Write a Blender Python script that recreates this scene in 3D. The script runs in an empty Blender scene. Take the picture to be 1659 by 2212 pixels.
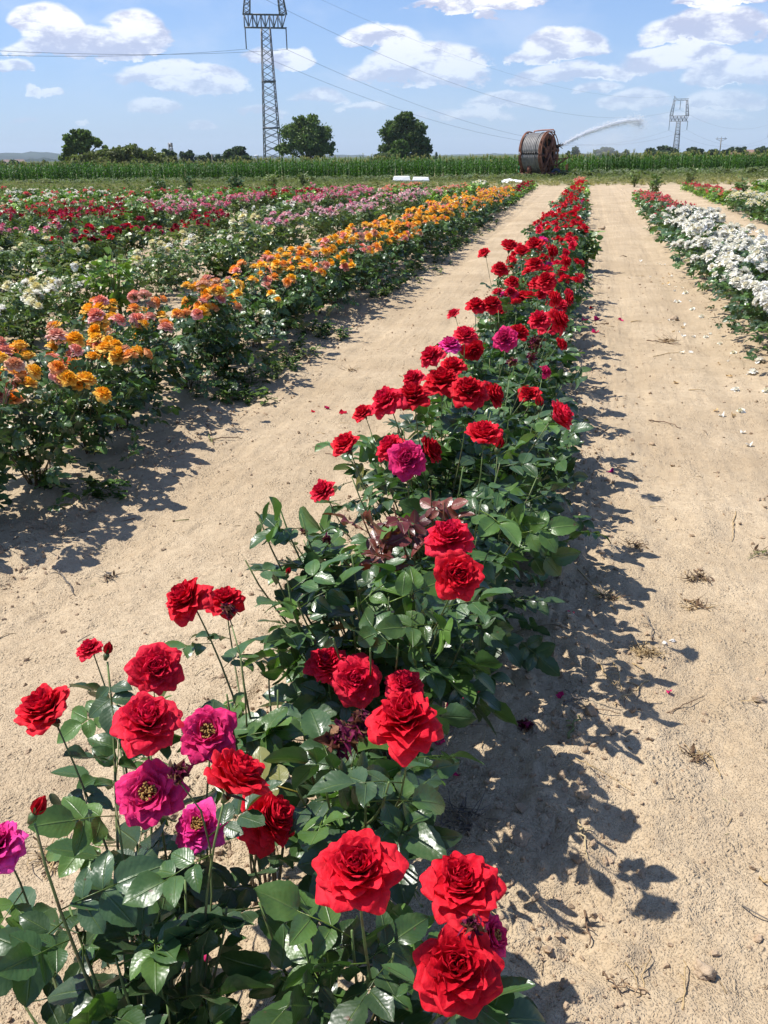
import bpy, math, random
import numpy as np
from mathutils import Matrix, Vector
random.seed(7); RS = np.random.RandomState(11)
sc = bpy.context.scene; COL = sc.collection
rad = math.radians

# ------------------------------------------------------------ camera
F_PX, CX, CY, EYE = 1912.0, 829.5, 1106.0, 1.6
YAW, PITCH, ROLL = rad(12.485), rad(21.902), rad(0.8)
fw = np.array([-math.sin(YAW)*math.cos(PITCH), math.cos(YAW)*math.cos(PITCH), -math.sin(PITCH)])
r0 = np.array([math.cos(YAW), math.sin(YAW), 0.0]); u0 = np.cross(r0, fw)
cr = math.cos(ROLL)*r0 - math.sin(ROLL)*u0; cu = math.sin(ROLL)*r0 + math.cos(ROLL)*u0
CAM = np.array([0, 0, EYE])
cd = bpy.data.cameras.new('camera'); cam = bpy.data.objects.new('camera', cd); COL.objects.link(cam)
cd.sensor_fit = 'VERTICAL'; cd.sensor_height = 24; cd.sensor_width = 18; cd.lens = 24*F_PX/2212
cd.clip_start = 0.05; cd.clip_end = 30000
m = Matrix.Identity(4)
for i in range(3):
    m[i][0] = cr[i]; m[i][1] = cu[i]; m[i][2] = -fw[i]; m[i][3] = CAM[i]
cam.matrix_world = m
sc.camera = cam
def ray(x, y): return fw + cr*(x-CX)/F_PX - cu*(y-CY)/F_PX
def on_plane(x, y, z=0.0):
    d = ray(x, y); return CAM + d*((z-EYE)/d[2])
def at_dist(x, y, dist):                 # point on a pixel's ray at a horizontal distance
    d = ray(x, y); return CAM + d*(dist/math.hypot(d[0], d[1]))
def depth_of(P): return float((np.asarray(P)-CAM) @ fw)

# ------------------------------------------------------------ light, sky
SUN_AZ, SUN_EL = rad(88), rad(60)        # azimuth the light travels towards (from +Y), elevation
sd = bpy.data.lights.new('sun', 'SUN'); sun = bpy.data.objects.new('sun', sd); COL.objects.link(sun)
sd.energy = 4.4; sd.angle = rad(0.5); sd.color = (1, 0.955, 0.89)
sdir = Vector((math.sin(SUN_AZ)*math.cos(SUN_EL), math.cos(SUN_AZ)*math.cos(SUN_EL), -math.sin(SUN_EL)))
sun.rotation_euler = sdir.to_track_quat('-Z', 'Y').to_euler(); sun.location = (-20, 0, 30)
sc.view_settings.view_transform = 'Standard'; sc.view_settings.look = 'None'
sc.view_settings.exposure = 0.66; sc.view_settings.gamma = 1
sc.cycles.max_bounces = 6; sc.cycles.transparent_max_bounces = 12; sc.cycles.volume_bounces = 1
sc.cycles.use_denoising = True
sc.cycles.sample_clamp_indirect = 6

class NT:
    """small helper to write node graphs"""
    def __init__(s, tree): s.t = tree; s.n = tree.nodes; s.l = tree.links
    def node(s, typ, **kw):
        n = s.n.new(typ)
        for k, v in kw.items(): setattr(n, k, v)
        return n
    def put(s, sock, v):
        if isinstance(v, bpy.types.NodeSocket): s.l.new(v, sock)
        else:
            if hasattr(sock.default_value, '__len__') and not hasattr(v, '__len__'): v = [v]*len(sock.default_value)
            if hasattr(v, '__len__') and len(sock.default_value) == 4 and len(v) == 3: v = (*v, 1)
            sock.default_value = v
    def math(s, op, a, b=0.0, c=0.0, clamp=False):
        n = s.node('ShaderNodeMath', operation=op, use_clamp=clamp)
        s.put(n.inputs[0], a); s.put(n.inputs[1], b)
        if op in ('MULTIPLY_ADD', 'SMOOTH_MAX', 'SMOOTH_MIN', 'COMPARE'): s.put(n.inputs[2], c)
        return n.outputs[0]
    def ramp(s, v, lo, hi, a=0.0, b=1.0, smooth=True):
        n = s.node('ShaderNodeMapRange', interpolation_type='SMOOTHSTEP' if smooth else 'LINEAR')
        for i, x in enumerate((v, lo, hi, a, b)): s.put(n.inputs[i], x)
        return n.outputs[0]
    def mix(s, f, a, b, mode='MIX'):
        n = s.node('ShaderNodeMix', data_type='RGBA', blend_type=mode)
        s.put(n.inputs[0], f); s.put(n.inputs[6], a); s.put(n.inputs[7], b)
        return n.outputs[2]
    def noise(s, vec, scale, detail=3, rough=0.55, dim='3D', dist=0.0):
        n = s.node('ShaderNodeTexNoise', noise_dimensions=dim)
        if vec is not None: s.l.new(vec, n.inputs['Vector'])
        n.inputs['Scale'].default_value = scale; n.inputs['Detail'].default_value = detail
        n.inputs['Roughness'].default_value = rough; n.inputs['Distortion'].default_value = dist
        return n.outputs[0]
    def comb(s, x, y, z):
        n = s.node('ShaderNodeCombineXYZ')
        for i, v in enumerate((x, y, z)): s.put(n.inputs[i], v)
        return n.outputs[0]

W = bpy.data.worlds.new('World'); sc.world = W; W.use_nodes = True
k = NT(W.node_tree); k.n.clear()
sky = k.node('ShaderNodeTexSky', sky_type='NISHITA', sun_disc=False)
sky.sun_elevation = SUN_EL; sky.sun_rotation = SUN_AZ + math.pi
sky.air_density = 1.0; sky.dust_density = 0.6; sky.ozone_density = 3.0; sky.altitude = 50
SKY_STR = 0.098
tc = k.node('ShaderNodeTexCoord'); sep = k.node('ShaderNodeSeparateXYZ'); k.l.new(tc.outputs['Generated'], sep.inputs[0])
az = k.math('ARCTAN2', sep.outputs[0], sep.outputs[1]); el = k.math('ARCSINE', sep.outputs[2])
# cumulus banks: (px, py, width, height, strength), turned once into sky directions
clouds = [(105,48,150,80,1.1),(195,88,330,62,1.15),(290,62,150,82,1.0),(60,100,110,36,.8),(395,160,250,52,1.05),(440,185,180,30,.5),(325,225,130,34,.8),
 (30,140,90,28,.7),(75,193,44,16,.7),(122,192,50,16,.65),(620,122,105,40,1.0),(555,120,70,34,.6),(820,76,180,48,.85),(925,122,260,60,.9),(880,152,270,46,.7),
 (1010,160,110,40,.5),(1210,94,210,66,1.1),(1190,112,200,36,.9),(1240,156,230,40,.85),(1530,52,280,74,1.1),(1470,118,230,50,1.1),(1590,150,230,62,.85),(1400,140,140,40,.6),
 (1030,4,300,34,1.0),(1560,-4,230,30,1.1),(1050,30,60,22,.5),(1370,210,150,40,.75),(1100,215,180,34,.65),(1000,245,200,26,.5),(690,205,100,28,.6),(50,265,70,16,.6),(430,268,70,18,.6),
 (180,262,30,8,.6),(780,225,110,20,.5),(1560,215,200,40,.5),(560,240,120,20,.4),(1480,250,240,24,.4),(1290,185,100,20,.5),(640,-60,300,60,1),(200,-90,400,80,1),(1300,-110,420,90,1)]
P2 = tc.outputs['Generated']
ws = k.node('ShaderNodeVectorMath', operation='MULTIPLY'); k.l.new(P2, ws.inputs[0]); ws.inputs[1].default_value = (1, 1, 2.2)
nA = k.math('SUBTRACT', k.noise(ws.outputs[0], 30, 7, .62), .5)
nB = k.math('SUBTRACT', k.noise(ws.outputs[0], 11, 3, .5), .5)
wv = k.math('ADD', el, k.math('MULTIPLY', nA, .03))
wu = k.math('ADD', az, k.math('MULTIPLY', nB, .05))
def dirang(x, y):
    d = ray(x, y); d = d/np.linalg.norm(d); return math.atan2(d[0], d[1]), math.asin(d[2])
acc = None; top = None
for (x, y, w, h, s_) in clouds:
    a0, e0 = dirang(x, y + h*.28); a1, _ = dirang(x+w/2, y); _, e1 = dirang(x, y - h*.5)
    ra, re = abs(a1-a0)*1.12, abs(e1-e0)*1.1
    du = k.math('MULTIPLY', k.math('SUBTRACT', wu, a0), 1/ra)
    dv = k.math('MULTIPLY', k.math('SUBTRACT', wv, e0), 1/re)
    dn = k.math('MULTIPLY', dv, -2.6); dv2 = k.math('MAXIMUM', dv, dn)
    d2 = k.math('ADD', k.math('MULTIPLY', du, du), k.math('MULTIPLY', dv2, dv2))
    v = k.math('MULTIPLY', k.math('SUBTRACT', 1.0, d2), s_)
    acc = v if acc is None else k.math('MAXIMUM', acc, v)
    # how sunlit the puff is: high inside each bank
    t_ = k.math('MULTIPLY', k.math('GREATER_THAN', v, -.3), k.math('ADD', dv, .25))
    top = t_ if top is None else k.math('MAXIMUM', top, t_)
dens = k.math('ADD', acc, k.math('MULTIPLY', nA, 1.5)); dens = k.math('ADD', dens, k.math('MULTIPLY', nB, .9))
mask = k.ramp(dens, -.06, .26)
# thin high veil low over the horizon
hzn = k.ramp(el, .0, .30, 1.0, 0.0)
veil = k.math('MULTIPLY', k.ramp(k.noise(ws.outputs[0], 7, 4, .6), .42, .72), .3)
veil = k.math('MULTIPLY', veil, k.ramp(el, .02, .1))
ws2 = k.node('ShaderNodeVectorMath', operation='ADD'); k.l.new(ws.outputs[0], ws2.inputs[0]); ws2.inputs[1].default_value = (0.012, 0, 0.045)
nC = k.math('SUBTRACT', nA, k.math('SUBTRACT', k.noise(ws2.outputs[0], 30, 7, .62), .5))
lit = k.math('ADD', k.math('MULTIPLY', top, .6), k.math('MULTIPLY', nC, 2.4)); lit = k.math('ADD', lit, k.math('MULTIPLY', nA, .7))
lit = k.ramp(k.math('ADD', lit, 0.0), -.1, .8)
ccol = k.mix(lit, (.52, .54, .70, 1), (1.04, 1.03, 1.05, 1))
skyc = k.node('ShaderNodeVectorMath', operation='SCALE'); k.l.new(sky.outputs[0], skyc.inputs[0]); skyc.inputs[3].default_value = 1.0
skt = k.mix(1.0, skyc.outputs[0], (.60, .76, 1.02, 1), 'MULTIPLY')
hz2 = k.mix(k.math('MULTIPLY', hzn, .45), skt, (3.3, 4.2, 6.3, 1))
base = k.mix(veil, hz2, (5.6, 6.0, 7.0, 1))
cc = k.node('ShaderNodeVectorMath', operation='SCALE'); k.l.new(ccol, cc.inputs[0]); cc.inputs[3].default_value = 7.7
cloudmix = k.math('MULTIPLY', mask, k.ramp(el, .015, .17, .25, .96))
fin = k.mix(cloudmix, base, cc.outputs[0])
bg = k.node('ShaderNodeBackground'); k.l.new(fin, bg.inputs[0]); bg.inputs[1].default_value = SKY_STR
wo = k.node('ShaderNodeOutputWorld'); k.l.new(bg.outputs[0], wo.inputs[0])

# ------------------------------------------------------------ materials
def mat(name, rough=.6, spec=.4):
    mm = bpy.data.materials.new(name); mm.use_nodes = True
    q = NT(mm.node_tree); b = q.n['Principled BSDF']; b.inputs['Roughness'].default_value = rough
    b.inputs['Specular IOR Level'].default_value = spec
    return mm, q, b
def attr(q, name='tint'):
    a = q.node('ShaderNodeAttribute', attribute_name=name); return a.outputs['Color']
def bump(q, b, h, strength, dist):
    n = q.node('ShaderNodeBump'); n.inputs['Strength'].default_value = strength; n.inputs['Distance'].default_value = dist
    q.l.new(h, n.inputs['Height']); q.l.new(n.outputs[0], b.inputs['Normal'])
def translucent(mm, q, b, color, amount):
    t = q.node('ShaderNodeBsdfTranslucent'); q.put(t.inputs[0], color)
    x = q.node('ShaderNodeMixShader'); x.inputs[0].default_value = amount
    q.l.new(b.outputs[0], x.inputs[1]); q.l.new(t.outputs[0], x.inputs[2])
    q.l.new(x.outputs[0], q.n['Material Output'].inputs[0])
MAT = {}
def simple(name, col, rough=.7, spec=.3, var=.25, scale=8, metal=0):
    mm, q, b = mat(name, rough, spec); t = q.node('ShaderNodeTexCoord')
    n = q.noise(t.outputs['Object'], scale, 4)
    c2 = tuple(min(1, c*(1+var)) for c in col); c1 = tuple(c*(1-var) for c in col)
    q.l.new(q.mix(q.ramp(n, .3, .7), (*c1, 1), (*c2, 1)), b.inputs['Base Color']); b.inputs['Metallic'].default_value = metal
    bump(q, b, n, .3, .02); MAT[name] = mm; return mm
# petals
mm, q, b = mat('petal', .62, .18); g = q.node('ShaderNodeTexCoord')
c = q.mix(q.ramp(q.noise(g.outputs['Object'], 60, 3), .3, .75, 0, .28), attr(q), (0, 0, 0, 1), 'MULTIPLY')
n1 = q.noise(g.outputs['Object'], 90, 3); hs = q.node('ShaderNodeHueSaturation'); q.l.new(attr(q), hs.inputs['Color'])
q.l.new(q.ramp(n1, .25, .75, .78, 1.18), hs.inputs['Value'])
q.l.new(hs.outputs[0], b.inputs['Base Color']); b.inputs['Sheen Weight'].default_value = .0
bump(q, b, q.noise(g.outputs['Object'], 120, 4), .45, .005); translucent(mm, q, b, hs.outputs[0], .30); MAT['petal'] = mm
# rose leaf: UV x across (midrib at .5), y along
mm, q, b = mat('rose_leaf', .27, .55); uv = q.node('ShaderNodeUVMap'); s2 = q.node('ShaderNodeSeparateXYZ'); q.l.new(uv.outputs[0], s2.inputs[0])
ax = q.math('ABSOLUTE', q.math('SUBTRACT', s2.outputs[0], .5))
mid = q.ramp(ax, .0, .045, 1, 0)
vein = q.math('SINE', q.math('MULTIPLY', q.math('SUBTRACT', s2.outputs[1], q.math('MULTIPLY', ax, .55)), 52))
veinl = q.math('MULTIPLY', q.ramp(vein, .8, 1.0), .12); vv = q.math('MAXIMUM', mid, veinl)
g = q.node('ShaderNodeTexCoord'); nn = q.noise(g.outputs['Object'], 34, 3)
colr = q.mix(q.ramp(nn, .3, .7, 0, .4), attr(q), (1.6, 1.5, 1.1, 1), 'MULTIPLY')
colr = q.mix(q.math('MULTIPLY', vv, .45), colr, (.14, .2, .06, 1))
spot = q.ramp(q.noise(g.outputs['Object'], 55, 2, .5), .70, .76, 0, .8); colr = q.mix(spot, colr, (.10, .05, .03, 1))
dirt = q.ramp(q.noise(g.outputs['Object'], 11, 5, .65), .62, .8, 0, .3); colr = q.mix(dirt, colr, (.24, .22, .16, 1))
q.l.new(colr, b.inputs['Base Color']); q.l.new(q.ramp(nn, .3, .8, .28, .48), b.inputs['Roughness'])
hgt = q.math('ADD', q.math('MULTIPLY', vein, .03), q.math('MULTIPLY', nn, 1.5)); hgt = q.math('SUBTRACT', hgt, q.math('MULTIPLY', mid, .8))
bump(q, b, hgt, .5, .0035); translucent(mm, q, b, q.mix(1, colr, (1.6, 2.1, .7, 1), 'MULTIPLY'), .14); MAT['leaf'] = mm
# plain foliage (weeds, corn, trees)
def foliage(name, rough, spec, tr, nscale=3.0):
    mm, q, b = mat(name, rough, spec); g = q.node('ShaderNodeTexCoord'); n = q.noise(g.outputs['Object'], nscale, 3)
    c = q.mix(q.ramp(n, .3, .7, 0, .5), attr(q), (1.5, 1.35, .9, 1), 'MULTIPLY')
    q.l.new(c, b.inputs['Base Color']); translucent(mm, q, b, q.mix(1, c, (1.5, 1.8, .6, 1), 'MULTIPLY'), tr); MAT[name] = mm
foliage('weed', .55, .3, .3); foliage('corn', .5, .22, .28, .4); foliage('crown', .6, .25, .2, .5); foliage('far_leaf', .42, .4, .15, 4)
mm, q, b = mat('stem', .5, .35); g = q.node('ShaderNodeTexCoord')
q.l.new(q.mix(q.ramp(q.noise(g.outputs['Object'], 40, 4), .45, .65, 0, .6), attr(q), (.10, .045, .03, 1)), b.inputs['Base Color']); MAT['stem'] = mm
mm, q, b = mat('straw', .7, .3); q.l.new(attr(q), b.inputs['Base Color']); MAT['straw'] = mm
# soil
mm, q, b = mat('soil', .95, .12); g = q.node('ShaderNodeNewGeometry'); P = g.outputs['Position']; sp = q.node('ShaderNodeSeparateXYZ'); q.l.new(P, sp.inputs[0])
n1 = q.noise(P, 1.3, 6, .62); n2 = q.noise(P, 22, 5, .6); n3 = q.noise(P, 150, 3, .6)
soil = q.mix(q.ramp(n1, .3, .7), (.42, .322, .205, 1), (.53, .42, .28, 1))
soil = q.mix(q.ramp(n2, .35, .7, 0, .45), soil, (.36, .265, .165, 1)); soil = q.mix(q.ramp(n3, .5, .75, 0, .5), soil, (.60, .49, .34, 1))
soil = q.mix(q.ramp(q.noise(P, .55, 5, .65), .45, .68, 0, .38), soil, (.34, .25, .155, 1))
# dry grass headland, then farmland
yy = q.math('ADD', sp.outputs[1], q.math('MULTIPLY', q.math('SUBTRACT', n1, .5), 5)); yy = q.math('SUBTRACT', yy, q.math('MULTIPLY', sp.outputs[0], .16))
gm = q.ramp(yy, 49, 58)
gcol = q.mix(q.ramp(q.noise(P, 2.2, 5, .6), .3, .7), (.24, .22, .11, 1), (.13, .15, .065, 1)); gcol = q.mix(q.ramp(q.noise(P, .35, 3), .45, .6, 0, .5), gcol, (.33, .27, .15, 1))
wm = q.ramp(sp.outputs[0], -7, -14, 0, 1); wm = q.math('MULTIPLY', wm, q.ramp(q.noise(P, .5, 5, .65), .42, .6, 0, .75))   # weedy left part
soil = q.mix(wm, soil, (.17, .19, .07, 1))
c = q.mix(gm, soil, gcol)
far = q.ramp(sp.outputs[1], 100, 180); fcol = q.mix(q.ramp(q.noise(P, .006, 3), .5, .6), (.05, .085, .03, 1), (.16, .15, .07, 1))
q.l.new(q.mix(far, c, fcol), b.inputs['Base Color'])
def crumbs(sc_, rnd=1.0):
    v_ = q.node('ShaderNodeTexVoronoi', feature='F1'); q.l.new(wp, v_.inputs['Vector']); v_.inputs['Scale'].default_value = sc_; return v_.outputs['Distance'], v_.outputs['Color']
wn = q.node('ShaderNodeTexNoise'); q.l.new(P, wn.inputs['Vector']); wn.inputs['Scale'].default_value = 40
wa = q.node('ShaderNodeVectorMath', operation='MULTIPLY_ADD'); q.l.new(wn.outputs['Color'], wa.inputs[0]); wa.inputs[1].default_value = (.02, .02, .02); q.l.new(P, wa.inputs[2]); wp = wa.outputs[0]
d1, k1 = crumbs(70); d2, k2 = crumbs(190); pm = q.ramp(q.noise(P, 7, 4, .6), .42, .62)
cr_ = q.math('MULTIPLY', q.ramp(d1, .0, .55, 1, 0), pm); cr2 = q.ramp(d2, .0, .6, 1, 0)
h = q.math('ADD', q.math('MULTIPLY', n2, 1.0), q.math('MULTIPLY', n3, .35)); h = q.math('ADD', h, q.math('MULTIPLY', q.noise(P, 60, 4, .7), .5)); h = q.math('ADD', h, q.math('MULTIPLY', cr_, .9)); h = q.math('ADD', h, q.math('MULTIPLY', cr2, .35))
bump(q, b, h, .85, .010); MAT['soil'] = mm
mm, q, b = mat('clod', .95, .1); g = q.node('ShaderNodeNewGeometry')
q.l.new(q.mix(q.ramp(q.noise(g.outputs['Position'], 45, 4), .3, .7, 0, .5), attr(q), (.27, .19, .12, 1)), b.inputs['Base Color'])
bump(q, b, q.noise(g.outputs['Position'], 160, 3), .7, .006); MAT['clod'] = mm
simple('galvanised', (.16, .165, .17), .5, .4, .2, 2, .3); simple('wire_metal', (.10, .10, .11), .5, .4, .1, 2)
simple('rust', (.20, .085, .05), .75, .3, .45, 3); simple('rust_pink', (.36, .17, .13), .7, .3, .3, 4); simple('hose_rubber', (.20, .19, .175), .5, .4, .2, 5)
simple('dark_core', (.035, .025, .02), .8, .2, .3, 4); simple('white_foam', (.80, .80, .76), .6, .3, .05, 3); simple('bark', (.12, .085, .06), .9, .2, .3, 3)
simple('wheel_blue', (.05, .07, .10), .6, .3, .3, 4); simple('green_hose', (.03, .22, .10), .5, .4, .1, 4); simple('plate_orange', (.42, .17, .06), .7, .3, .2, 4)
simple('insulator', (.10, .11, .12), .3, .6, .1, 4); simple('tower_white', (.7, .7, .7), .6, .3, .1, .1); simple('stamen', (.34, .2, .06), .8, .2, .5, 300)
simple('wither', (.16, .03, .05), .8, .15, .6, 120); simple('stone', (.62, .58, .52), .8, .3, .2, 30); simple('hill', (.032, .048, .034), .95, .1, .45, .004)
simple('brick_wall', (.45, .38, .30), .9, .1, .2, 1); simple('roof_tile', (.25, .16, .12), .9, .1, .2, 1); simple('wood_pole', (.30, .27, .23), .9, .1, .2, 4)
simple('silver_bud', (.20, .28, .12), .6, .3, .2, 60)

# ------------------------------------------------------------ mesh building
class Geo:
    def __init__(s): s.V = []; s.Q = []; s.T = []; s.C = []; s.UV = []; s.mq = []; s.mt = []; s.n = 0
    def add(s, V, Q=None, T=None, col=(1, 1, 1), uv=None, m=0):
        V = np.asarray(V, float); nv = len(V)
        s.V.append(V)
        c = np.asarray(col, float); s.C.append(np.broadcast_to(c, (nv, 3)) if c.ndim < 2 else c)
        s.UV.append(np.zeros((nv, 2)) if uv is None else np.asarray(uv, float))
        if Q is not None and len(Q): Q = np.asarray(Q); s.Q.append(Q + s.n); s.mq.append(np.full(len(Q), m))
        if T is not None and len(T): T = np.asarray(T); s.T.append(T + s.n); s.mt.append(np.full(len(T), m))
        s.n += nv
    def inst(s, tpl, M, T, col=None, m=None):
        """tpl=Geo baked dict; M (N,3,3); T (N,3); col (N,3) multiplies template colour"""
        N = len(M); V = np.einsum('nij,vj->nvi', M, tpl['V']) + T[:, None, :]
        nv = len(tpl['V']); C = np.broadcast_to(tpl['C'][None], (N, nv, 3))
        if col is not None: C = C*col[:, None, :]
        off = (np.arange(N)*nv)[:, None, None]
        s.V.append(V.reshape(-1, 3)); s.C.append(C.reshape(-1, 3)); s.UV.append(np.tile(tpl['UV'], (N, 1)))
        if len(tpl['Q']):
            s.Q.append((tpl['Q'][None] + off + s.n).reshape(-1, 4)); s.mq.append(np.tile(tpl['mq'] if m is None else np.full(len(tpl['Q']), m), N))
        if len(tpl['T']):
            s.T.append((tpl['T'][None] + off + s.n).reshape(-1, 3)); s.mt.append(np.tile(tpl['mt'] if m is None else np.full(len(tpl['T']), m), N))
        s.n += N*nv
    def bake(s):
        cat = lambda L, w, t=float: np.concatenate(L) if L else np.zeros((0, w), t)
        return dict(V=cat(s.V, 3), C=cat(s.C, 3), UV=cat(s.UV, 2), Q=cat(s.Q, 4, int).astype(int), T=cat(s.T, 3, int).astype(int),
                    mq=np.concatenate(s.mq) if s.mq else np.zeros(0, int), mt=np.concatenate(s.mt) if s.mt else np.zeros(0, int))
    def mesh(s, name, mats, smooth=True):
        d = s.bake(); me = bpy.data.meshes.new(name); nq, nt = len(d['Q']), len(d['T'])
        me.vertices.add(len(d['V'])); me.vertices.foreach_set('co', d['V'].astype(np.float32).ravel())
        loops = np.concatenate([d['Q'].ravel(), d['T'].ravel()]).astype(np.int32)
        me.loops.add(len(loops)); me.loops.foreach_set('vertex_index', loops)
        me.polygons.add(nq+nt)
        st = np.concatenate([np.arange(nq)*4, nq*4+np.arange(nt)*3]).astype(np.int32)
        me.polygons.foreach_set('loop_start', st)
        me.polygons.foreach_set('material_index', np.concatenate([d['mq'], d['mt']]).astype(np.int32))
        me.polygons.foreach_set('use_smooth', np.full(nq+nt, smooth))
        a = me.color_attributes.new('tint', 'FLOAT_COLOR', 'POINT')
        a.data.foreach_set('color', np.concatenate([d['C'], np.ones((len(d['V']), 1))], 1).astype(np.float32).ravel())
        u = me.uv_layers.new(name='UVMap'); u.data.foreach_set('uv', d['UV'][loops].astype(np.float32).ravel())
        for x in mats: me.materials.append(MAT[x])
        me.update(calc_edges=True); return me
    def obj(s, name, mats, parent=None, smooth=True, loc=None):
        o = bpy.data.objects.new(name, s.mesh(name, mats, smooth)); COL.objects.link(o)
        if parent is not None: o.parent = parent
        if loc is not None: o.location = loc
        return o
def tag(o, label=None, cat=None, group=None, kind=None):
    if label: o['label'] = label
    if cat: o['category'] = cat
    if group: o['group'] = group
    if kind: o['kind'] = kind
    return o
def empty(name, loc, rz=0): 
    o = bpy.data.objects.new(name, None); COL.objects.link(o); o.location = loc; o.rotation_euler = (0, 0, rz); o.empty_display_size = .1; return o
def grid_faces(nu, nv):
    i = np.arange(nu-1)[:, None]*nv + np.arange(nv-1)[None]; i = i.ravel()
    return np.stack([i, i+nv, i+nv+1, i+1], 1)
def tube(g, pts, r, sides=6, col=(1, 1, 1), m=0, close=False):
    pts = np.asarray(pts, float); n = len(pts); r = np.broadcast_to(np.asarray(r, float), (n,))
    d = np.roll(pts, -1, 0)-np.roll(pts, 1, 0) if close else np.gradient(pts, axis=0)
    d /= np.linalg.norm(d, axis=1)[:, None]+1e-12
    up = np.array([0, 0, 1.]) if abs(d[:, 2]).mean() < .8 else np.array([1., 0, 0])
    a = np.cross(d, up); a /= np.linalg.norm(a, axis=1)[:, None]+1e-12; b_ = np.cross(d, a)
    t = np.arange(sides)*2*math.pi/sides
    V = pts[:, None]+r[:, None, None]*(np.cos(t)[None, :, None]*a[:, None]+np.sin(t)[None, :, None]*b_[:, None])
    V = V.reshape(-1, 3); Q = []
    for i in range(n if close else n-1):
        j = (i+1) % n
        for k_ in range(sides): Q.append((i*sides+k_, i*sides+(k_+1) % sides, j*sides+(k_+1) % sides, j*sides+k_))
    T = []
    if not close:
        V = np.concatenate([V, pts[:1], pts[-1:]]); e = n*sides
        for k_ in range(sides): T += [(k_, e, (k_+1) % sides), ((n-1)*sides+k_, (n-1)*sides+(k_+1) % sides, e+1)]
    c = np.asarray(col, float)
    if c.ndim == 2:
        c = np.repeat(c, sides, 0)
        if not close: c = np.concatenate([c, c[:1], c[-1:]])
    g.add(V, Q, T, c, m=m)
def bar(g, a, b_, w, h=None, m=0, col=(1, 1, 1)):
    """square bar between two points"""
    h = h or w; a = np.asarray(a, float); b_ = np.asarray(b_, float); d = b_-a; d /= np.linalg.norm(d)
    up = np.array([0, 0, 1.]) if abs(d[2]) < .95 else np.array([0, 1., 0])
    s_ = np.cross(d, up); s_ /= np.linalg.norm(s_); t = np.cross(s_, d)
    V = [p+s_*x*w/2+t*y*h/2 for p in (a, b_) for x, y in ((-1, -1), (1, -1), (1, 1), (-1, 1))]
    g.add(V, [(0, 1, 2, 3), (7, 6, 5, 4), (4, 5, 1, 0), (5, 6, 2, 1), (6, 7, 3, 2), (7, 4, 0, 3)], col=col, m=m)
def bez(p0, p1, p2, p3, n):
    t = np.linspace(0, 1, n)[:, None]; return (1-t)**3*p0+3*(1-t)**2*t*p1+3*(1-t)*t*t*p2+t**3*p3
def frame_from(x, z):
    """rotation whose x axis ~ x and z axis ~ z (columns); arrays (N,3)"""
    x = x/np.linalg.norm(x, axis=-1, keepdims=True); y = np.cross(z, x); y /= np.linalg.norm(y, axis=-1, keepdims=True)+1e-9
    z = np.cross(x, y); return np.stack([x, y, z], -1)

def _hash(i, j, s):
    h = (i*374761393+j*668265263+s*1442695041) & 0xffffffff
    h = ((h ^ (h >> 13))*1274126177) & 0xffffffff
    return ((h ^ (h >> 16)) & 0xffff)/65535.0
def vnoise(x, y, s=0):
    xi = np.floor(x).astype(np.int64); yi = np.floor(y).astype(np.int64); fx = x-xi; fy = y-yi
    fx = fx*fx*fx*(fx*(fx*6-15)+10); fy = fy*fy*fy*(fy*(fy*6-15)+10)
    a, b_, c, d = _hash(xi, yi, s), _hash(xi+1, yi, s), _hash(xi, yi+1, s), _hash(xi+1, yi+1, s)
    return (a*(1-fx)+b_*fx)*(1-fy)+(c*(1-fx)+d*fx)*fy-.5
ROWX = [-0.40+2.35*i for i in range(-16, 5)]
def gh(x, y):
    """height of the soil"""
    x = np.asarray(x, float); y = np.asarray(y, float)
    d = np.abs(((x+.4+1.175) % 2.35)-1.175)             # distance to the nearest row
    near = np.exp(-((d-.42)/.22)**2)                      # loose clods along the row edges
    z = .03*np.exp(-(d/.45)**2)+.05*vnoise(x*.9, y*.7, 1)
    z = z+(.022+.035*near)*vnoise(x*4+vnoise(x*3, y*3, 9), y*4, 2)+(.013+.028*near)*vnoise(x*11, y*11, 3)
    r_ = vnoise(x*26, y*26, 4); z = z+(.008+.018*near)*np.abs(r_)*1.6+.006*vnoise(x*55, y*55, 5)
    z = z-.012*np.exp(-((d-.86)/.09)**2)*(1+.5*vnoise(x*2, y*9, 15))
    z = z-(.03)*np.clip(vnoise(x*2.2, y*2.2, 12)-.28, 0, 1)
    return z

# ------------------------------------------------------------ ground sheet
def spaced(lo, c0, hi, d0, near, ratio):
    def half(L):
        out = []; p = 0.0; d = d0
        while p < L:
            if p > near: d = max(d0, d*ratio)
            p += d; out.append(p)
        return out
    return np.array([c0-v for v in reversed(half(c0-lo))]+[c0]+[c0+v for v in half(hi-c0)])
gx = spaced(-7000, -.5, 7000, .0115, 1.5, 1.03); gy = spaced(-60, 1.5, 9000, .0115, 1.2, 1.02)
X, Y = np.meshgrid(gx, gy, indexing='ij')
fade = np.clip(1-(np.hypot(X, Y)-30)/60, 0, 1)
Z = gh(X, Y)*fade
g = Geo(); g.add(np.stack([X, Y, Z], -1).reshape(-1, 3), grid_faces(len(gx), len(gy)))
tag(g.obj('ground', ['soil']), 'dry sandy soil of the rose field', 'ground', kind='structure')
print('ground', len(gx)*len(gy))

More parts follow.
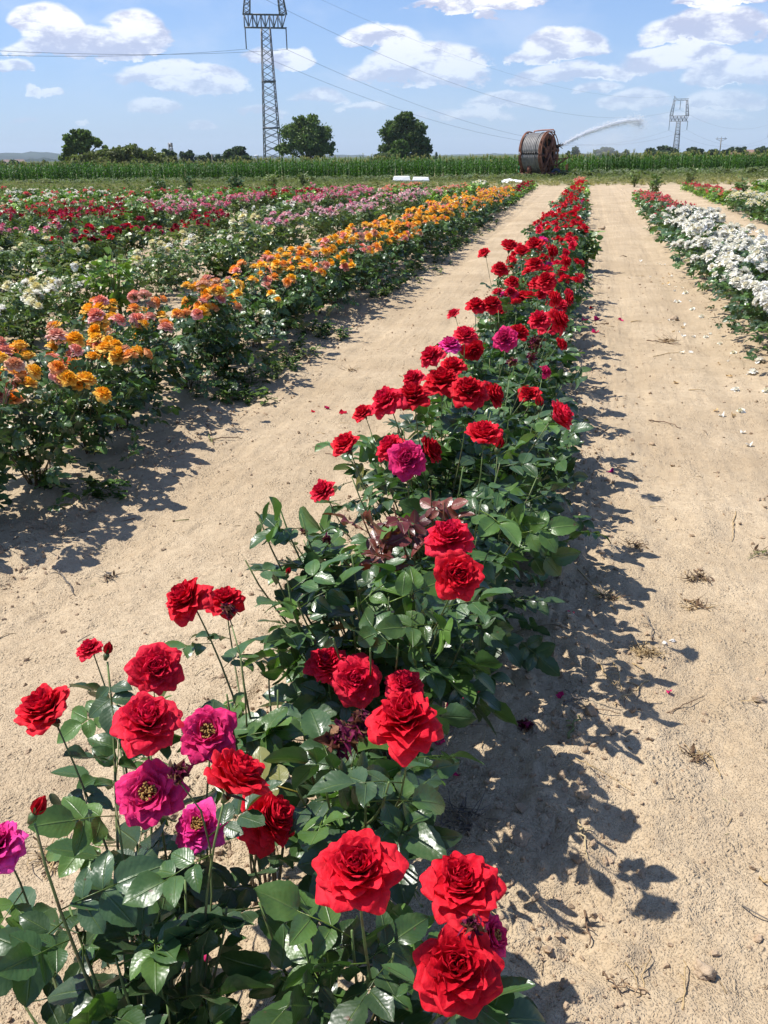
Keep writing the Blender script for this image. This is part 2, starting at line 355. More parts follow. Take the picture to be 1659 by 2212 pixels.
# ------------------------------------------------------------ plant templates
def leaflet(nu, nv, L=1.0, Wd=.66, serr=0.0, droop=.25, fold=.22, curl=0.0):
    """leaf along +X, normal +Z"""
    v = np.linspace(0, 1, nv); u = np.linspace(-1, 1, nu)
    w = Wd/2*np.sin(math.pi*np.clip(v, 0, 1)**.82)**.72; w[0] = .012; w[-1] = .004
    if serr: w = w*(1+serr*np.where(np.arange(nv) % 2, 1, -1))
    U, Vv = np.meshgrid(u, v, indexing='ij'); ww = np.broadcast_to(w, U.shape)
    x = L*Vv; y = U*ww*L; z = np.abs(U)*ww*fold*L-droop*L*Vv**2+curl*L*np.sin(Vv*7+U)*np.abs(U)*.1
    return np.stack([x, y, z], -1).reshape(-1, 3), grid_faces(nu, nv), np.stack([U*.5+.5, Vv], -1).reshape(-1, 2)
def rotz(a): c, s = math.cos(a), math.sin(a); return np.array([[c, -s, 0], [s, c, 0], [0, 0, 1.]])
def rotx(a): c, s = math.cos(a), math.sin(a); return np.array([[1., 0, 0], [0, c, -s], [0, s, c]])
def roty(a): c, s = math.cos(a), math.sin(a); return np.array([[c, 0, s], [0, 1., 0], [-s, 0, c]])
def compound(rs, lod):
    """five leaflets on a rachis, total length about 0.13 m"""
    g = Geo(); nu, nv = [(5, 12), (3, 6), (3, 4)][lod]
    if lod == 0: tube(g, [(0, 0, 0), (.04, 0, .004), (.085, 0, 0)], [.0013, .001, .0007], 4, (1.6, 1.3, .6))
    pos = [(.078, 0, .068), (.062, 1, .056), (.062, -1, .056), (.032, 1, .046), (.032, -1, .046)]
    for x, sd_, L in pos:
        if lod == 2 and x < .04 and sd_ > 0 and rs.rand() < .3: continue
        L = L*rs.uniform(.85, 1.15)
        V, Q, uv = leaflet(nu, nv, L, rs.uniform(.62, .78), .035 if lod == 0 else 0, rs.uniform(.05, .4), rs.uniform(.1, .45), rs.uniform(-.6, .8))
        a = sd_*rs.uniform(.95, 1.3); R_ = rotz(a) @ rotx(rs.uniform(-.4, .4)) @ roty(rs.uniform(-.25, .25))
        V = V @ R_.T+np.array([x, sd_*.002, 0]); g.add(V, Q, uv=uv, col=np.array([1, 1, 1])*rs.uniform(.85, 1.15))
    return g.bake()
rs = np.random.RandomState(3)
COMP = [[compound(rs, l) for _ in range(6)] for l in range(3)]

def rose(seed, stops, N=40, nu=7, nv=6, R=.055, openness=1.0, style='fresh', jit=.1):
    """double rose, axis +Z, radius about R. stops: colours from heart to rim"""
    rs = np.random.RandomState(seed); g = Geo(); stops = np.array(stops, float)
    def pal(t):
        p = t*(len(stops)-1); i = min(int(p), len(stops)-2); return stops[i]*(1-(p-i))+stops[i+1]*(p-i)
    u = np.linspace(-1, 1, nu); v = 1-(1-np.linspace(0, 1, nv))**1.35; U, Vv = np.meshgrid(u, v, indexing='ij')
    i0 = 0 if style == 'fresh' else int(N*.35)
    for i in range(i0, N):
        t = (i+.5)/N; az_ = i*2.39996+rs.uniform(-.35, .35)
        L = R*(.50+.50*t**.8)*rs.uniform(.9, 1.1); hw = R*(.25+.27*t**.6)*rs.uniform(.9, 1.15)
        a_base = rad(6+66*t**.9)*openness+rs.uniform(-.08, .08)
        a_end = rad(-6+118*t**1.0)*openness+rs.uniform(-.25, .25)
        # polar angle from the axis grows along the petal
        ang = a_base+(a_end-a_base)*Vv**1.3
        ds = L*np.diff(Vv, axis=1, prepend=0.0); rr = np.cumsum(np.sin(ang)*ds, 1); zz = np.cumsum(np.cos(ang)*ds, 1)
        prof = np.where(Vv < .55, .30+.70*(Vv/.55)**.8, np.sqrt(np.clip(1-(np.clip(Vv-.55, 0, 1)/.49)**2.6, .03, 1))); wv_ = hw*prof
        rim = 1-.16*U**2*Vv**2
        y = U*wv_
        wave = R*.040*(np.sin(U*rs.uniform(2, 4.5)+rs.uniform(0, 6))+.45*np.sin(U*7+rs.uniform(0, 6)))*Vv**2
        cup = (.20 if t < .75 else .05)*U**2*hw*(1.2-.4*Vv)
        curl = -R*.17*max(0, t-.3)*np.clip((Vv-.75)/.25, 0, 1)**2
        rr = rr*rim+R*.03+R*.10*t; zz = zz*rim
        nr, nz = -np.cos(ang), np.sin(ang)
        rr = rr+nr*(cup+wave+curl); zz = zz+nz*(cup+wave+curl)
        if style != 'fresh': zz = zz-R*.1*Vv*rs.uniform(0, 2)
        zz = zz+R*(.16-.42*t)
        # bend around the axis for inner petals
        k_ = 1.0/np.maximum(rr, R*.16)*(1-t)**.5; th = y*k_
        x2 = np.where(True, rr*np.cos(th)-(y*(1-(1-t)**.5))*0, rr); y2 = rr*np.sin(th)*(1-t)**.5+y*(1-(1-t)**.5)
        V = np.stack([x2, y2, zz], -1).reshape(-1, 3) @ rotz(az_).T
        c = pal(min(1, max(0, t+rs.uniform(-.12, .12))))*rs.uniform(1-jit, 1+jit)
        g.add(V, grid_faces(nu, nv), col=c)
    if style != 'fresh':
        for j in range(70):
            a = rs.uniform(0, 6.28); r1 = R*.26*rs.rand()**.5; p0 = np.array([math.cos(a)*r1*.4, math.sin(a)*r1*.4, R*.0]); p1 = np.array([math.cos(a)*r1, math.sin(a)*r1, R*rs.uniform(.25, .42)])
            bar(g, p0, p1, R*.018, m=1); bar(g, p1, p1+np.array([0, 0, R*.035]), R*.05, m=1)
    # calyx and sepals
    for j in range(5 if nu > 3 else 0):
        a = j*1.2566; V, Q, uv = leaflet(3, 4, R*.6, .35, 0, .1, .3)
        V = V @ roty(rad(-25)).T @ rotz(a).T+np.array([0, 0, -R*.38]); g.add(V, Q, col=(.06, .11, .03), m=2, uv=uv)
    if nu > 3: tube(g, [(0, 0, -R*.6), (0, 0, -R*.42), (0, 0, -R*.28)], [R*.06, R*.13, R*.1], 6, (.08, .14, .04), m=2)
    return g
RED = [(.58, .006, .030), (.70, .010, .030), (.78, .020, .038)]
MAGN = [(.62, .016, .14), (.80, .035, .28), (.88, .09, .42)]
PAL = dict(
 red=[RED, [(.50, .004, .018), (.60, .007, .022), (.66, .012, .026)], [(.64, .010, .06), (.74, .014, .05), (.80, .026, .06)]],
 magenta=[MAGN, [(.55, .015, .10), (.72, .03, .17), (.78, .03, .18)]],
 orange=[[(.96, .42, .01), (.98, .52, .03), (.96, .62, .14)], [(.96, .34, .02), (.96, .40, .06), (.94, .48, .22)], [(.98, .50, .01), (.98, .58, .04), (.96, .64, .18)], [(.90, .28, .15), (.90, .34, .24), (.90, .48, .44)]],
 apricot=[[(.82, .36, .16), (.82, .42, .24), (.80, .52, .38)], [(.80, .28, .16), (.82, .36, .26), (.80, .48, .4)]],
 white=[[(.86, .78, .50), (.90, .87, .74), (.91, .89, .80)], [(.86, .82, .66), (.91, .89, .80), (.92, .90, .83)]],
 yellow=[[(.82, .70, .25), (.85, .78, .42), (.86, .82, .58)], [(.82, .74, .40), (.84, .8, .55), (.86, .84, .68)]],
 pink=[[(.72, .16, .24), (.76, .26, .36), (.80, .42, .50)], [(.70, .10, .18), (.74, .16, .28), (.78, .30, .40)]],
 palepink=[[(.80, .42, .40), (.82, .54, .52), (.84, .66, .64)], [(.76, .34, .40), (.80, .46, .52), (.82, .6, .62)]],
 crimson=[[(.20, .003, .012), (.28, .005, .02), (.30, .01, .03)], [(.34, .006, .03), (.42, .012, .06), (.46, .03, .10)]],
 coral=[[(.74, .08, .07), (.78, .14, .12), (.80, .26, .22)], [(.70, .05, .10), (.74, .10, .16), (.78, .2, .24)]])
PAL['orange'] = [PAL['orange'][i] for i in (0, 2, 1, 2, 0, 3)]
MIXES = dict(red=[('red', .93), ('magenta', .07)], orange=[('orange', .88), ('apricot', .12)], white=[('white', 1)], pink=[('pink', .8), ('palepink', .2)], palepink=[('palepink', .8), ('pink', .2)],
 crimson=[('crimson', .85), ('red', .15)], coral=[('coral', 1)], yellow=[('yellow', .8), ('white', .2)], apricot=[('apricot', .8), ('orange', .1), ('coral', .1)], cream=[('white', .5), ('yellow', .5)])
BR = .0575
BLOOM = {}      # (colour, lod) -> list of meshes of radius BR
def blooms(colour, lod):
    if (colour, lod) in BLOOM: return BLOOM[(colour, lod)]
    out = []
    for j, st in enumerate(PAL[colour]):
        for v_ in range([4, 2, 2][lod] if colour in ('red', 'orange', 'white') else 1+(lod < 2)):
            s_ = hash(colour) % 1 + j*17+v_*5+lod*100+len(colour)*31
            style = 'open' if colour == 'magenta' and lod == 0 and v_ > 0 else 'fresh'
            N, nu, nv = [(56, 9, 7), (28, 5, 4), (13, 4, 3)][lod]
            gg = rose(s_, st, N, nu, nv, BR, [1.0, .84, 1.07, .60][v_ % 4], style)
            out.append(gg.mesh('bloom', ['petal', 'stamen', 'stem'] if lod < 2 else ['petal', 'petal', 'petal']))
    BLOOM[(colour, lod)] = out; return out
def pick(mix):
    r_ = random.random(); a = 0
    for c, p in MIXES[mix]:
        a += p
        if r_ <= a: return c
    return MIXES[mix][-1][0]
def align(n, spin, s):
    q_ = Vector(n).to_track_quat('Z', 'Y'); return q_.to_matrix().to_4x4() @ Matrix.Rotation(spin, 4, 'Z') @ Matrix.Scale(s, 4)
def put_bloom(parent, me, p, n, s, name='bloom'):
    o = bpy.data.objects.new(name, me); COL.objects.link(o); o.parent = parent
    o.matrix_local = Matrix.Translation(Vector(p)) @ align(n, random.uniform(0, 6.28), s); return o

GREEN = np.array([[.036, .076, .024], [.046, .095, .028], [.040, .078, .034], [.064, .125, .028], [.032, .062, .026]]); LIGHT = np.array([[.085, .14, .035], [.11, .17, .045], [.065, .11, .03], [.055, .095, .032], [.14, .18, .055]])
FRESH = np.array([[.075, .15, .03], [.06, .12, .03]]); MAROON = np.array([[.10, .018, .018], [.13, .03, .02]])
OPEN = dict(base=None, blooms=[])     # blooms of the near bushes that stand clear of the leaves
def leafset(g, rs, P, D, lod, cols, size=1.0, up=.7):
    if OPEN['base'] is not None and len(P):
        W_ = P+OPEN['base']; keep = np.ones(len(P), bool)
        for s_ in (.04, .09, .13):
            v = W_+D*s_*size-CAM; zc = v @ fw; sx = CX+F_PX*(v @ cr)/zc; sy = CY-F_PX*(v @ cu)/zc
            for (bx, by, br, bd) in OPEN['blooms']: keep &= ~((np.hypot(sx-bx, sy-by) < br*.62+F_PX*.012/zc) & (zc < bd+.03))
        P, D, cols = P[keep], D[keep], cols[keep]
    """compound leaves at points P going out along D"""
    N = len(P)
    if not N: return
    z = np.tile(np.array([0, 0, 1.]), (N, 1))*up+rs.normal(0, .42, (N, 3)); Rm = frame_from(D, z)
    s_ = rs.uniform(.75, 1.2, N)*size; kind = rs.randint(0, 6, N); c = cols*rs.uniform(.75, 1.35, (N, 1)); old = rs.rand(N) < .008; c[old] = np.array([.15, .15, .04])
    for t in range(6):
        i = kind == t
        if i.any(): g.inst(COMP[lod][t], Rm[i]*s_[i][:, None, None], P[i], c[i])
def shoot(gs, gl, rs, base, tip, n, lod, first=.25, palette=GREEN, leaves=None, size=1.0, thick=.0038, last=.96):
    base = np.asarray(base, float); tip = np.asarray(tip, float); n = np.asarray(n, float); n = n/np.linalg.norm(n)
    h = tip[2]-base[2]; L = np.linalg.norm(tip-base)
    p1 = base+np.array([0, 0, .40*h])+(tip-base)*np.array([.25, .25, 0])+rs.normal(0, .035, 3); p2 = tip-n*.28*L
    k_ = [9, 6, 4][lod]; c = bez(base, p1, p2, tip, k_)
    tcol = np.linspace(0, 1, k_)[:, None]; col = (1-tcol)*np.array([.075, .05, .03])+tcol*np.array([.13, .20, .06])
    if palette is MAROON: col = col*.3+np.array([.12, .02, .02])
    tube(gs, c, np.linspace(thick, thick*.5, k_), [6, 4, 3][lod], col)
    nl = leaves if leaves is not None else max(2, int(L*(1-first)/.055))
    t = np.linspace(first, last, nl)+rs.uniform(-.02, .02, nl); t = np.clip(t, .05, .98)[:, None]
    P = (1-t)**3*base+3*(1-t)**2*t*p1+3*(1-t)*t*t*p2+t**3*tip
    a = np.arange(nl)*2.4+rs.uniform(0, 6.28); el_ = rs.uniform(-.35, .55, nl)
    D = np.stack([np.cos(a)*np.cos(el_), np.sin(a)*np.cos(el_), np.sin(el_)], 1)
    leafset(gl, rs, P, D, lod, palette[rs.randint(0, len(palette), nl)], size)
def bush_geo(seed, h, r, nst, lod, extra=1.0, size=1.0, tone=0):
    """generic bush: returns stems Geo, leaves Geo and bloom spots"""
    rs = np.random.RandomState(seed); gs, gl = Geo(), Geo(); spots = []
    for i in range(nst):
        a = rs.uniform(0, 6.28); d = r*rs.rand()**.55; hh = h*rs.uniform(.72, 1.0)*(1-.22*(d/r)**2)
        tip = np.array([d*math.cos(a), d*math.sin(a), hh]); n = np.array([tip[0]*1.1/r*.5, tip[1]*1.1/r*.5, 1.0])+rs.normal(0, .22, 3)
        base = np.array([rs.uniform(-.05, .05), rs.uniform(-.05, .05), -.03])
        shoot(gs, gl, rs, base, tip-n/np.linalg.norm(n)*.03, n, lod, .22 if lod < 2 else .3, [GREEN, LIGHT][tone], size=size)
        spots.append((tip+np.array([0, 0, .03]), n))
    m_ = int([70, 60, 26][lod]*extra)                    # side leaves fill the crown, down to near the soil
    a = rs.uniform(0, 6.28, m_); d = r*rs.rand(m_)**.5*1.02; zz = h*rs.uniform(.12, .86, m_)*(1-.2*(d/r)**2)
    P = np.stack([np.cos(a)*d, np.sin(a)*d, zz], 1); a2 = a+rs.normal(0, .8, m_); e2 = rs.uniform(-.5, .5, m_)
    D = np.stack([np.cos(a2)*np.cos(e2), np.sin(a2)*np.cos(e2), np.sin(e2)], 1)
    pal = np.concatenate([GREEN, GREEN, FRESH[:1]]) if not tone else LIGHT; leafset(gl, rs, P, D, lod, pal[rs.randint(0, len(pal), m_)], size)
    return gs, gl, spots

# ------------------------------------------------------------ the near stretch of the red row, bush by bush
# bushes: base (x, y)
NEAR = [(-.52, .80), (-.27, 1.02), (-.62, 1.42), (-.42, 1.55), (-.45, 2.0), (-.36, 2.5), (-.45, 2.95), (-.30, 3.4), (-.42, 3.85), (-.38, 4.35), (-.36, 4.85), (-.42, 5.4)]
NEARLAB = ['dark leaved red rose bush with drooping magenta blooms, nearest to the camera',
 'glossy leaved bush bearing the four largest full red roses beside the sunlit path',
 'sparse bush with two red roses on one bare leaning branch over the soil',
 'red rose bush with browned withered heads under a broad red bloom',
 'glossy leafy bush with two stacked red roses above its green dome',
 'red rose bush with maroon young shoots under a faded crimson bloom',
 'bush with a tight cluster of big red roses along its left side',
 'red rose bush with one rose facing sideways over the right path',
 'bush with several faded magenta heads among open red roses',
 'red rose bush with a pair of side by side red blooms at its left',
 'red rose bush with short double cluster on its right edge',
 'red rose bush where the row starts to narrow, three blooms on its left flank']
Dn = .115
# (px, py, diameter px, facing, colour, bush)   facing: u up, c towards the viewer, l / r sideways, d down
H = [(988,2092,192,'c','red',1),(1058,2025,105,'r','magenta',1),(1000,1918,168,'u','red',1),(773,1885,190,'u','red',1),(578,1770,145,'r','red',1),(505,1692,165,'b','red',0),
 (325,1715,150,'m','magenta',0),(432,1785,115,'m','magenta',0),(450,1585,128,'c','magenta',0),(318,1565,150,'u','red',0),(104,1540,140,'l','red',0),(335,1445,118,'c','red',0),
 (195,1403,58,'l','red',0),(-2,1828,115,'l','magenta',0),(405,1297,112,'l','red',2),(487,1298,80,'u','red',2),
 (875,1560,162,'u','red',3),(875,1482,84,'u','red',3),(770,1468,110,'c','red',3),(708,1438,98,'u','red',3),
 (988,1243,122,'c','red',4),(970,1165,108,'u','red',4),(698,1062,60,'l','red',5),
 (750,965,74,'l','red',5),(845,968,72,'l','red',5),(880,992,84,'c','magenta',5),(925,973,72,'r','red',5),(1045,945,90,'u','red',5),
 (1205,900,78,'r','red',7),(785,893,50,'l','red',6),(835,868,80,'l','red',6),(893,858,80,'u','red',6),(955,825,84,'u','red',6),(978,793,60,'u','red',6),(1012,845,82,'u','red',6),(1062,853,66,'r','red',6),(1142,854,54,'u','red',7),(892,818,50,'l','red',6),
 (1092,732,54,'c','magenta',8),(1120,720,50,'u','red',8),(1005,725,54,'u','red',8),(972,745,50,'u','magenta',8),(1022,757,50,'d','red',8),(932,769,56,'l','red',8),(1178,803,32,'r','magenta',8),
 (1165,690,50,'u','red',9),(1206,692,56,'r','red',9),(1183,706,46,'u','red',9),(1210,745,36,'r','red',9),(980,679,32,'l','red',9),(1028,660,46,'u','red',9),(1062,657,46,'u','red',9),
 (1047,549,32,'l','red',11),(1100,535,44,'u','red',11),(1155,530,44,'u','red',11),(1080,580,36,'u','red',11),(1107,608,32,'u','red',10),(1155,570,38,'u','red',10),(1190,545,40,'r','red',11),(1180,605,45,'u','red',10),(1197,645,42,'r','red',10),(1222,565,32,'r','red',11),(1127,545,40,'u','red',11),(1228,636,28,'r','red',10),(1160,612,36,'u','red',10)]
# leafy shoots: (px, py, z, bush, palette)
S = [(150,1960,.50,0,0),(250,2070,.45,0,0),(300,1860,.58,0,0),(330,1990,.50,0,0),(490,1960,.50,0,0),(360,2150,.42,0,0),(40,2150,.30,0,0),(250,1740,.60,0,0),(250,1500,.60,0,0),
 (560,1950,.45,1,0),(700,2070,.50,1,0),(660,2040,.52,1,0),(760,2010,.55,1,0),(850,2060,.50,1,0),(620,1900,.50,1,0),(400,1900,.5,0,0),
 (840,1690,.70,3,0),(790,1720,.64,3,0),(700,1680,.68,3,0),(640,1700,.6,3,0),(870,1720,.55,3,0),(840,1820,.42,3,0),(760,1660,.66,3,0),(650,1560,.55,3,0),(700,1540,.56,3,0),
 (490,1500,.62,2,0),(520,1420,.66,2,0),(560,1560,.5,2,0),(600,1490,.5,2,0),(580,1440,.45,2,0),
 (600,1085,.80,4,0),(560,1120,.78,4,0),(650,1110,.78,4,0),(530,1210,.66,4,0),(590,1230,.64,4,0),(640,1300,.62,4,0),(700,1260,.66,4,0),(770,1290,.66,4,0),(840,1290,.68,4,1),(890,1320,.66,4,0),(950,1340,.62,4,1),(600,1350,.55,4,0),(720,1380,.6,4,0),(860,1390,.62,4,0),
 (800,1400,.62,4,0),(1000,1380,.55,4,0),(1000,1320,.5,4,0),(1060,1180,.62,4,0),(700,1190,.68,4,0),(760,1200,.7,4,0),(900,1230,.66,4,0),(760,1330,.6,4,0),(650,1400,.5,4,0),
 (780,1110,.72,5,2),(850,1090,.76,5,2),(930,1060,.78,5,2),(960,1085,.76,5,2),(820,1180,.66,5,2),(1040,1080,.72,5,0),(1100,1060,.7,5,0),(1120,1140,.62,5,0),(1160,1030,.6,5,0),(880,1130,.7,5,0),(760,1030,.7,5,0),(690,1130,.72,5,1),(1000,1010,.76,5,0),(960,1130,.68,5,0),(1030,1160,.6,5,0),(1080,1000,.74,5,0),(1150,1100,.55,5,0),(640,1180,.62,5,0),
 (730,940,.66,6,0),(1000,900,.74,6,0),(930,900,.72,6,0),(870,920,.7,6,0),(800,930,.66,6,0),(1100,900,.7,7,0),(1150,920,.68,7,0),(1200,960,.6,7,0),(1120,960,.66,7,0),(1190,1000,.5,7,0),(1060,890,.7,6,0),(1210,860,.55,7,0),(1170,820,.6,7,0),(1100,820,.7,7,0)]
def facing(f_, P, rs):
    v = CAM-P; v = v/np.linalg.norm(v); up = np.array([0, 0, 1.])
    n = {'u': up*1.0+v*.45, 'c': v*1.0+up*.25, 'l': up*.9-cr*.55+v*.35, 'r': cr*.9+up*.45+v*.35, 'd': v*.7-up*.2+cr*.2, 'b': up*1.0+cr*.5+fw*.2, 'm': v*.8+up*.35-cr*.2}[f_]
    return n/np.linalg.norm(n)+rs.normal(0, .08, 3)
rs = np.random.RandomState(5); RG = 'rose bushes of the central red row'
roots = []; geos = []
for i, (x, y) in enumerate(NEAR):
    b_ = np.array([x, y, float(gh(x, y))]); r_ = empty('rose_bush', b_); tag(r_, NEARLAB[i], 'rose bush', RG); roots.append((r_, b_)); geos.append((Geo(), Geo()))
red_hi = blooms('red', 0); mag_hi = blooms('magenta', 0)
def bud(parent, p, n, s, colour=(.5, .01, .02)):
    gg = Geo()
    for j in range(6):
        V, Q, uv = leaflet(4, 5, .03, .7, 0, -.25, .5); V = V @ roty(rad(-72)).T @ rotz(j*1.05).T; gg.add(V, Q, col=colour)
    for j in range(5):
        V, Q, uv = leaflet(3, 4, .02, .35, 0, -.1, .3); V = V @ roty(rad(-50)).T @ rotz(j*1.25).T; gg.add(V, Q, col=(.06, .11, .03), m=1)
    tube(gg, [(0, 0, -.012), (0, 0, -.002), (0, 0, .004)], [.003, .007, .005], 6, (.07, .13, .04), m=1)
    me = gg.mesh('bud', ['petal', 'stem']); return put_bloom(parent, me, p, n, s, 'bud')
for (px, py, dm, f_, colour, bi) in H:
    P = CAM+ray(px, py)*(F_PX*Dn/dm); P = on_plane(px, py, min(.86, max(.5 if py > 1250 else .56, P[2]))); OPEN['blooms'].append((px, py, dm/1.0, depth_of(P)))
for (px, py, dm, f_, colour, bi) in H:
    OPEN['base'] = roots[bi][1]
    d = ray(px, py); P = CAM+d*(F_PX*Dn/dm); z = min(.86, max(.56, P[2]))
    if py > 1250: z = min(.86, max(.5, P[2]))
    P = on_plane(px, py, z); dep = depth_of(P); s_ = dm*dep/F_PX/(2*BR)*1.0
    r_, b0 = roots[bi]
    if abs(P[1]-b0[1]) > .75 and bi > 4: pass
    loc = P-b0; n = facing(f_, P, rs)
    put_bloom(r_, random.choice(red_hi if colour == 'red' else mag_hi), loc, n, s_*1.04)
    nn = n/np.linalg.norm(n)
    shoot(geos[bi][0], geos[bi][1], rs, rs.uniform(-.05, .05, 3)*np.array([1, 1, 0]), loc-nn*.03*s_, nn+np.array([0, 0, .8]), 0, .36 if bi != 2 else .5, last=.84, leaves=4 if bi < 4 else 6, thick=.0034)
OPEN['base'] = roots[0][1]
for (px, py, dm, bi) in [(230, 1415, 34, 0), (72, 1762, 55, 0), (1075, 970, 34, 5), (1165, 880, 30, 7), (620, 1240, 20, 4)]:
    P = on_plane(px, py, .72); loc = P-roots[bi][1]; bud(roots[bi][0], loc, (rs.normal(0, .3), rs.normal(0, .3), 1), dm*depth_of(P)/F_PX/.034)
    shoot(geos[bi][0], geos[bi][1], rs, (0, 0, -.02), loc-np.array([0, 0, .015]), (0, 0, 1), 0, .4)
# withered heads: shrivelled purple-brown petals
def wither_mesh(seed):
    rr = np.random.RandomState(seed); gg = Geo()
    for j in range(34):
        V, Q, uv = leaflet(4, 5, rr.uniform(.014, .032), rr.uniform(.4, .8), 0, rr.uniform(-.5, .9), rr.uniform(.2, 1.2), rr.uniform(-6, 6))
        V = V+rr.normal(0, .0018, V.shape); V = V @ rotx(rr.uniform(-1, 1)).T @ roty(rr.uniform(-1.6, .7)).T @ rotz(rr.uniform(0, 6.28)).T
        gg.add(V, Q, col=[(.10, .012, .04), (.22, .02, .07), (.30, .16, .08), (.14, .05, .03)][rr.randint(4)])
    tube(gg, [(0, 0, -.02), (0, 0, -.004), (0, 0, .006)], [.003, .008, .006], 6, (.18, .14, .05), m=1)
    return gg.mesh('withered_bloom', ['petal', 'stem'])
WM = [wither_mesh(i) for i in range(4)]; OPEN['base'] = roots[3][1]
for (px, py, dm, bi) in [(728, 1602, 72, 3), (775, 1578, 62, 3), (780, 1555, 40, 3), (495, 1318, 34, 2), (388, 1670, 48, 0), (1155, 740, 34, 8), (1105, 785, 26, 8), (1150, 775, 26, 8), (705, 1165, 22, 4), (655, 1150, 18, 4), (1022, 2008, 50, 1)]:
    P = on_plane(px, py, {0: .72, 1: .66, 2: .74, 3: .66, 4: .72, 8: .74}[bi]); loc = P-roots[bi][1]
    put_bloom(roots[bi][0], random.choice(WM), loc, (rs.normal(0, .5), rs.normal(0, .5)-.3, .8), dm*depth_of(P)/F_PX/.05, 'withered_bloom')
    shoot(geos[bi][0], geos[bi][1], rs, (0, 0, -.02), loc-np.array([0, 0, .02]), (rs.normal(0, .5), rs.normal(0, .5), 1), 0, .5, leaves=3, last=.8, thick=.0026)
for (px, py, z, bi, pl) in S:
    OPEN['base'] = roots[bi][1]
    P = on_plane(px, py, z); loc = P-roots[bi][1]
    pal = [GREEN, FRESH*.8, MAROON][pl]
    L = np.linalg.norm(loc)
    shoot(geos[bi][0], geos[bi][1], rs, rs.uniform(-.04, .04, 3)*np.array([1, 1, 0]), loc, loc*np.array([.6, .6, .2])/L+np.array([0, 0, .7]), 0, .42 if pl < 2 else .72, pal if pl < 2 else MAROON, leaves=4 if bi < 4 else 5, size=1.10 if pl < 2 else .8)
for bi, (x, y) in enumerate(NEAR):                      # lower and inner leaves
    OPEN['base'] = roots[bi][1]
    if bi > 5:
        gs, gl, sp_ = bush_geo(40+bi, .70, .36, 12, 0, .9)
        for A, B_ in ((geos[bi][0], gs), (geos[bi][1], gl)):
            d = B_.bake(); A.add(d['V'], d['Q'], d['T'], d['C'], d['UV'])
    else:
        m_ = [2, 3, 2, 10, 34, 36][bi]; r1 = [.2, .16, .12, .15, .24, .28][bi]
        a = rs.uniform(0, 6.28, m_); d = r1*rs.rand(m_)**.5; zz = rs.uniform(.12, .5, m_)
        P = np.stack([np.cos(a)*d, np.sin(a)*d, zz], 1); e2 = rs.uniform(-.6, .3, m_)
        D = np.stack([np.cos(a)*np.cos(e2), np.sin(a)*np.cos(e2), np.sin(e2)], 1)
        leafset(geos[bi][1], rs, P, D, 0, GREEN[rs.randint(0, 5, m_)])
    geos[bi][0].obj('canes', ['stem'], roots[bi][0]); geos[bi][1].obj('foliage', ['leaf'], roots[bi][0])

OPEN['base'] = None
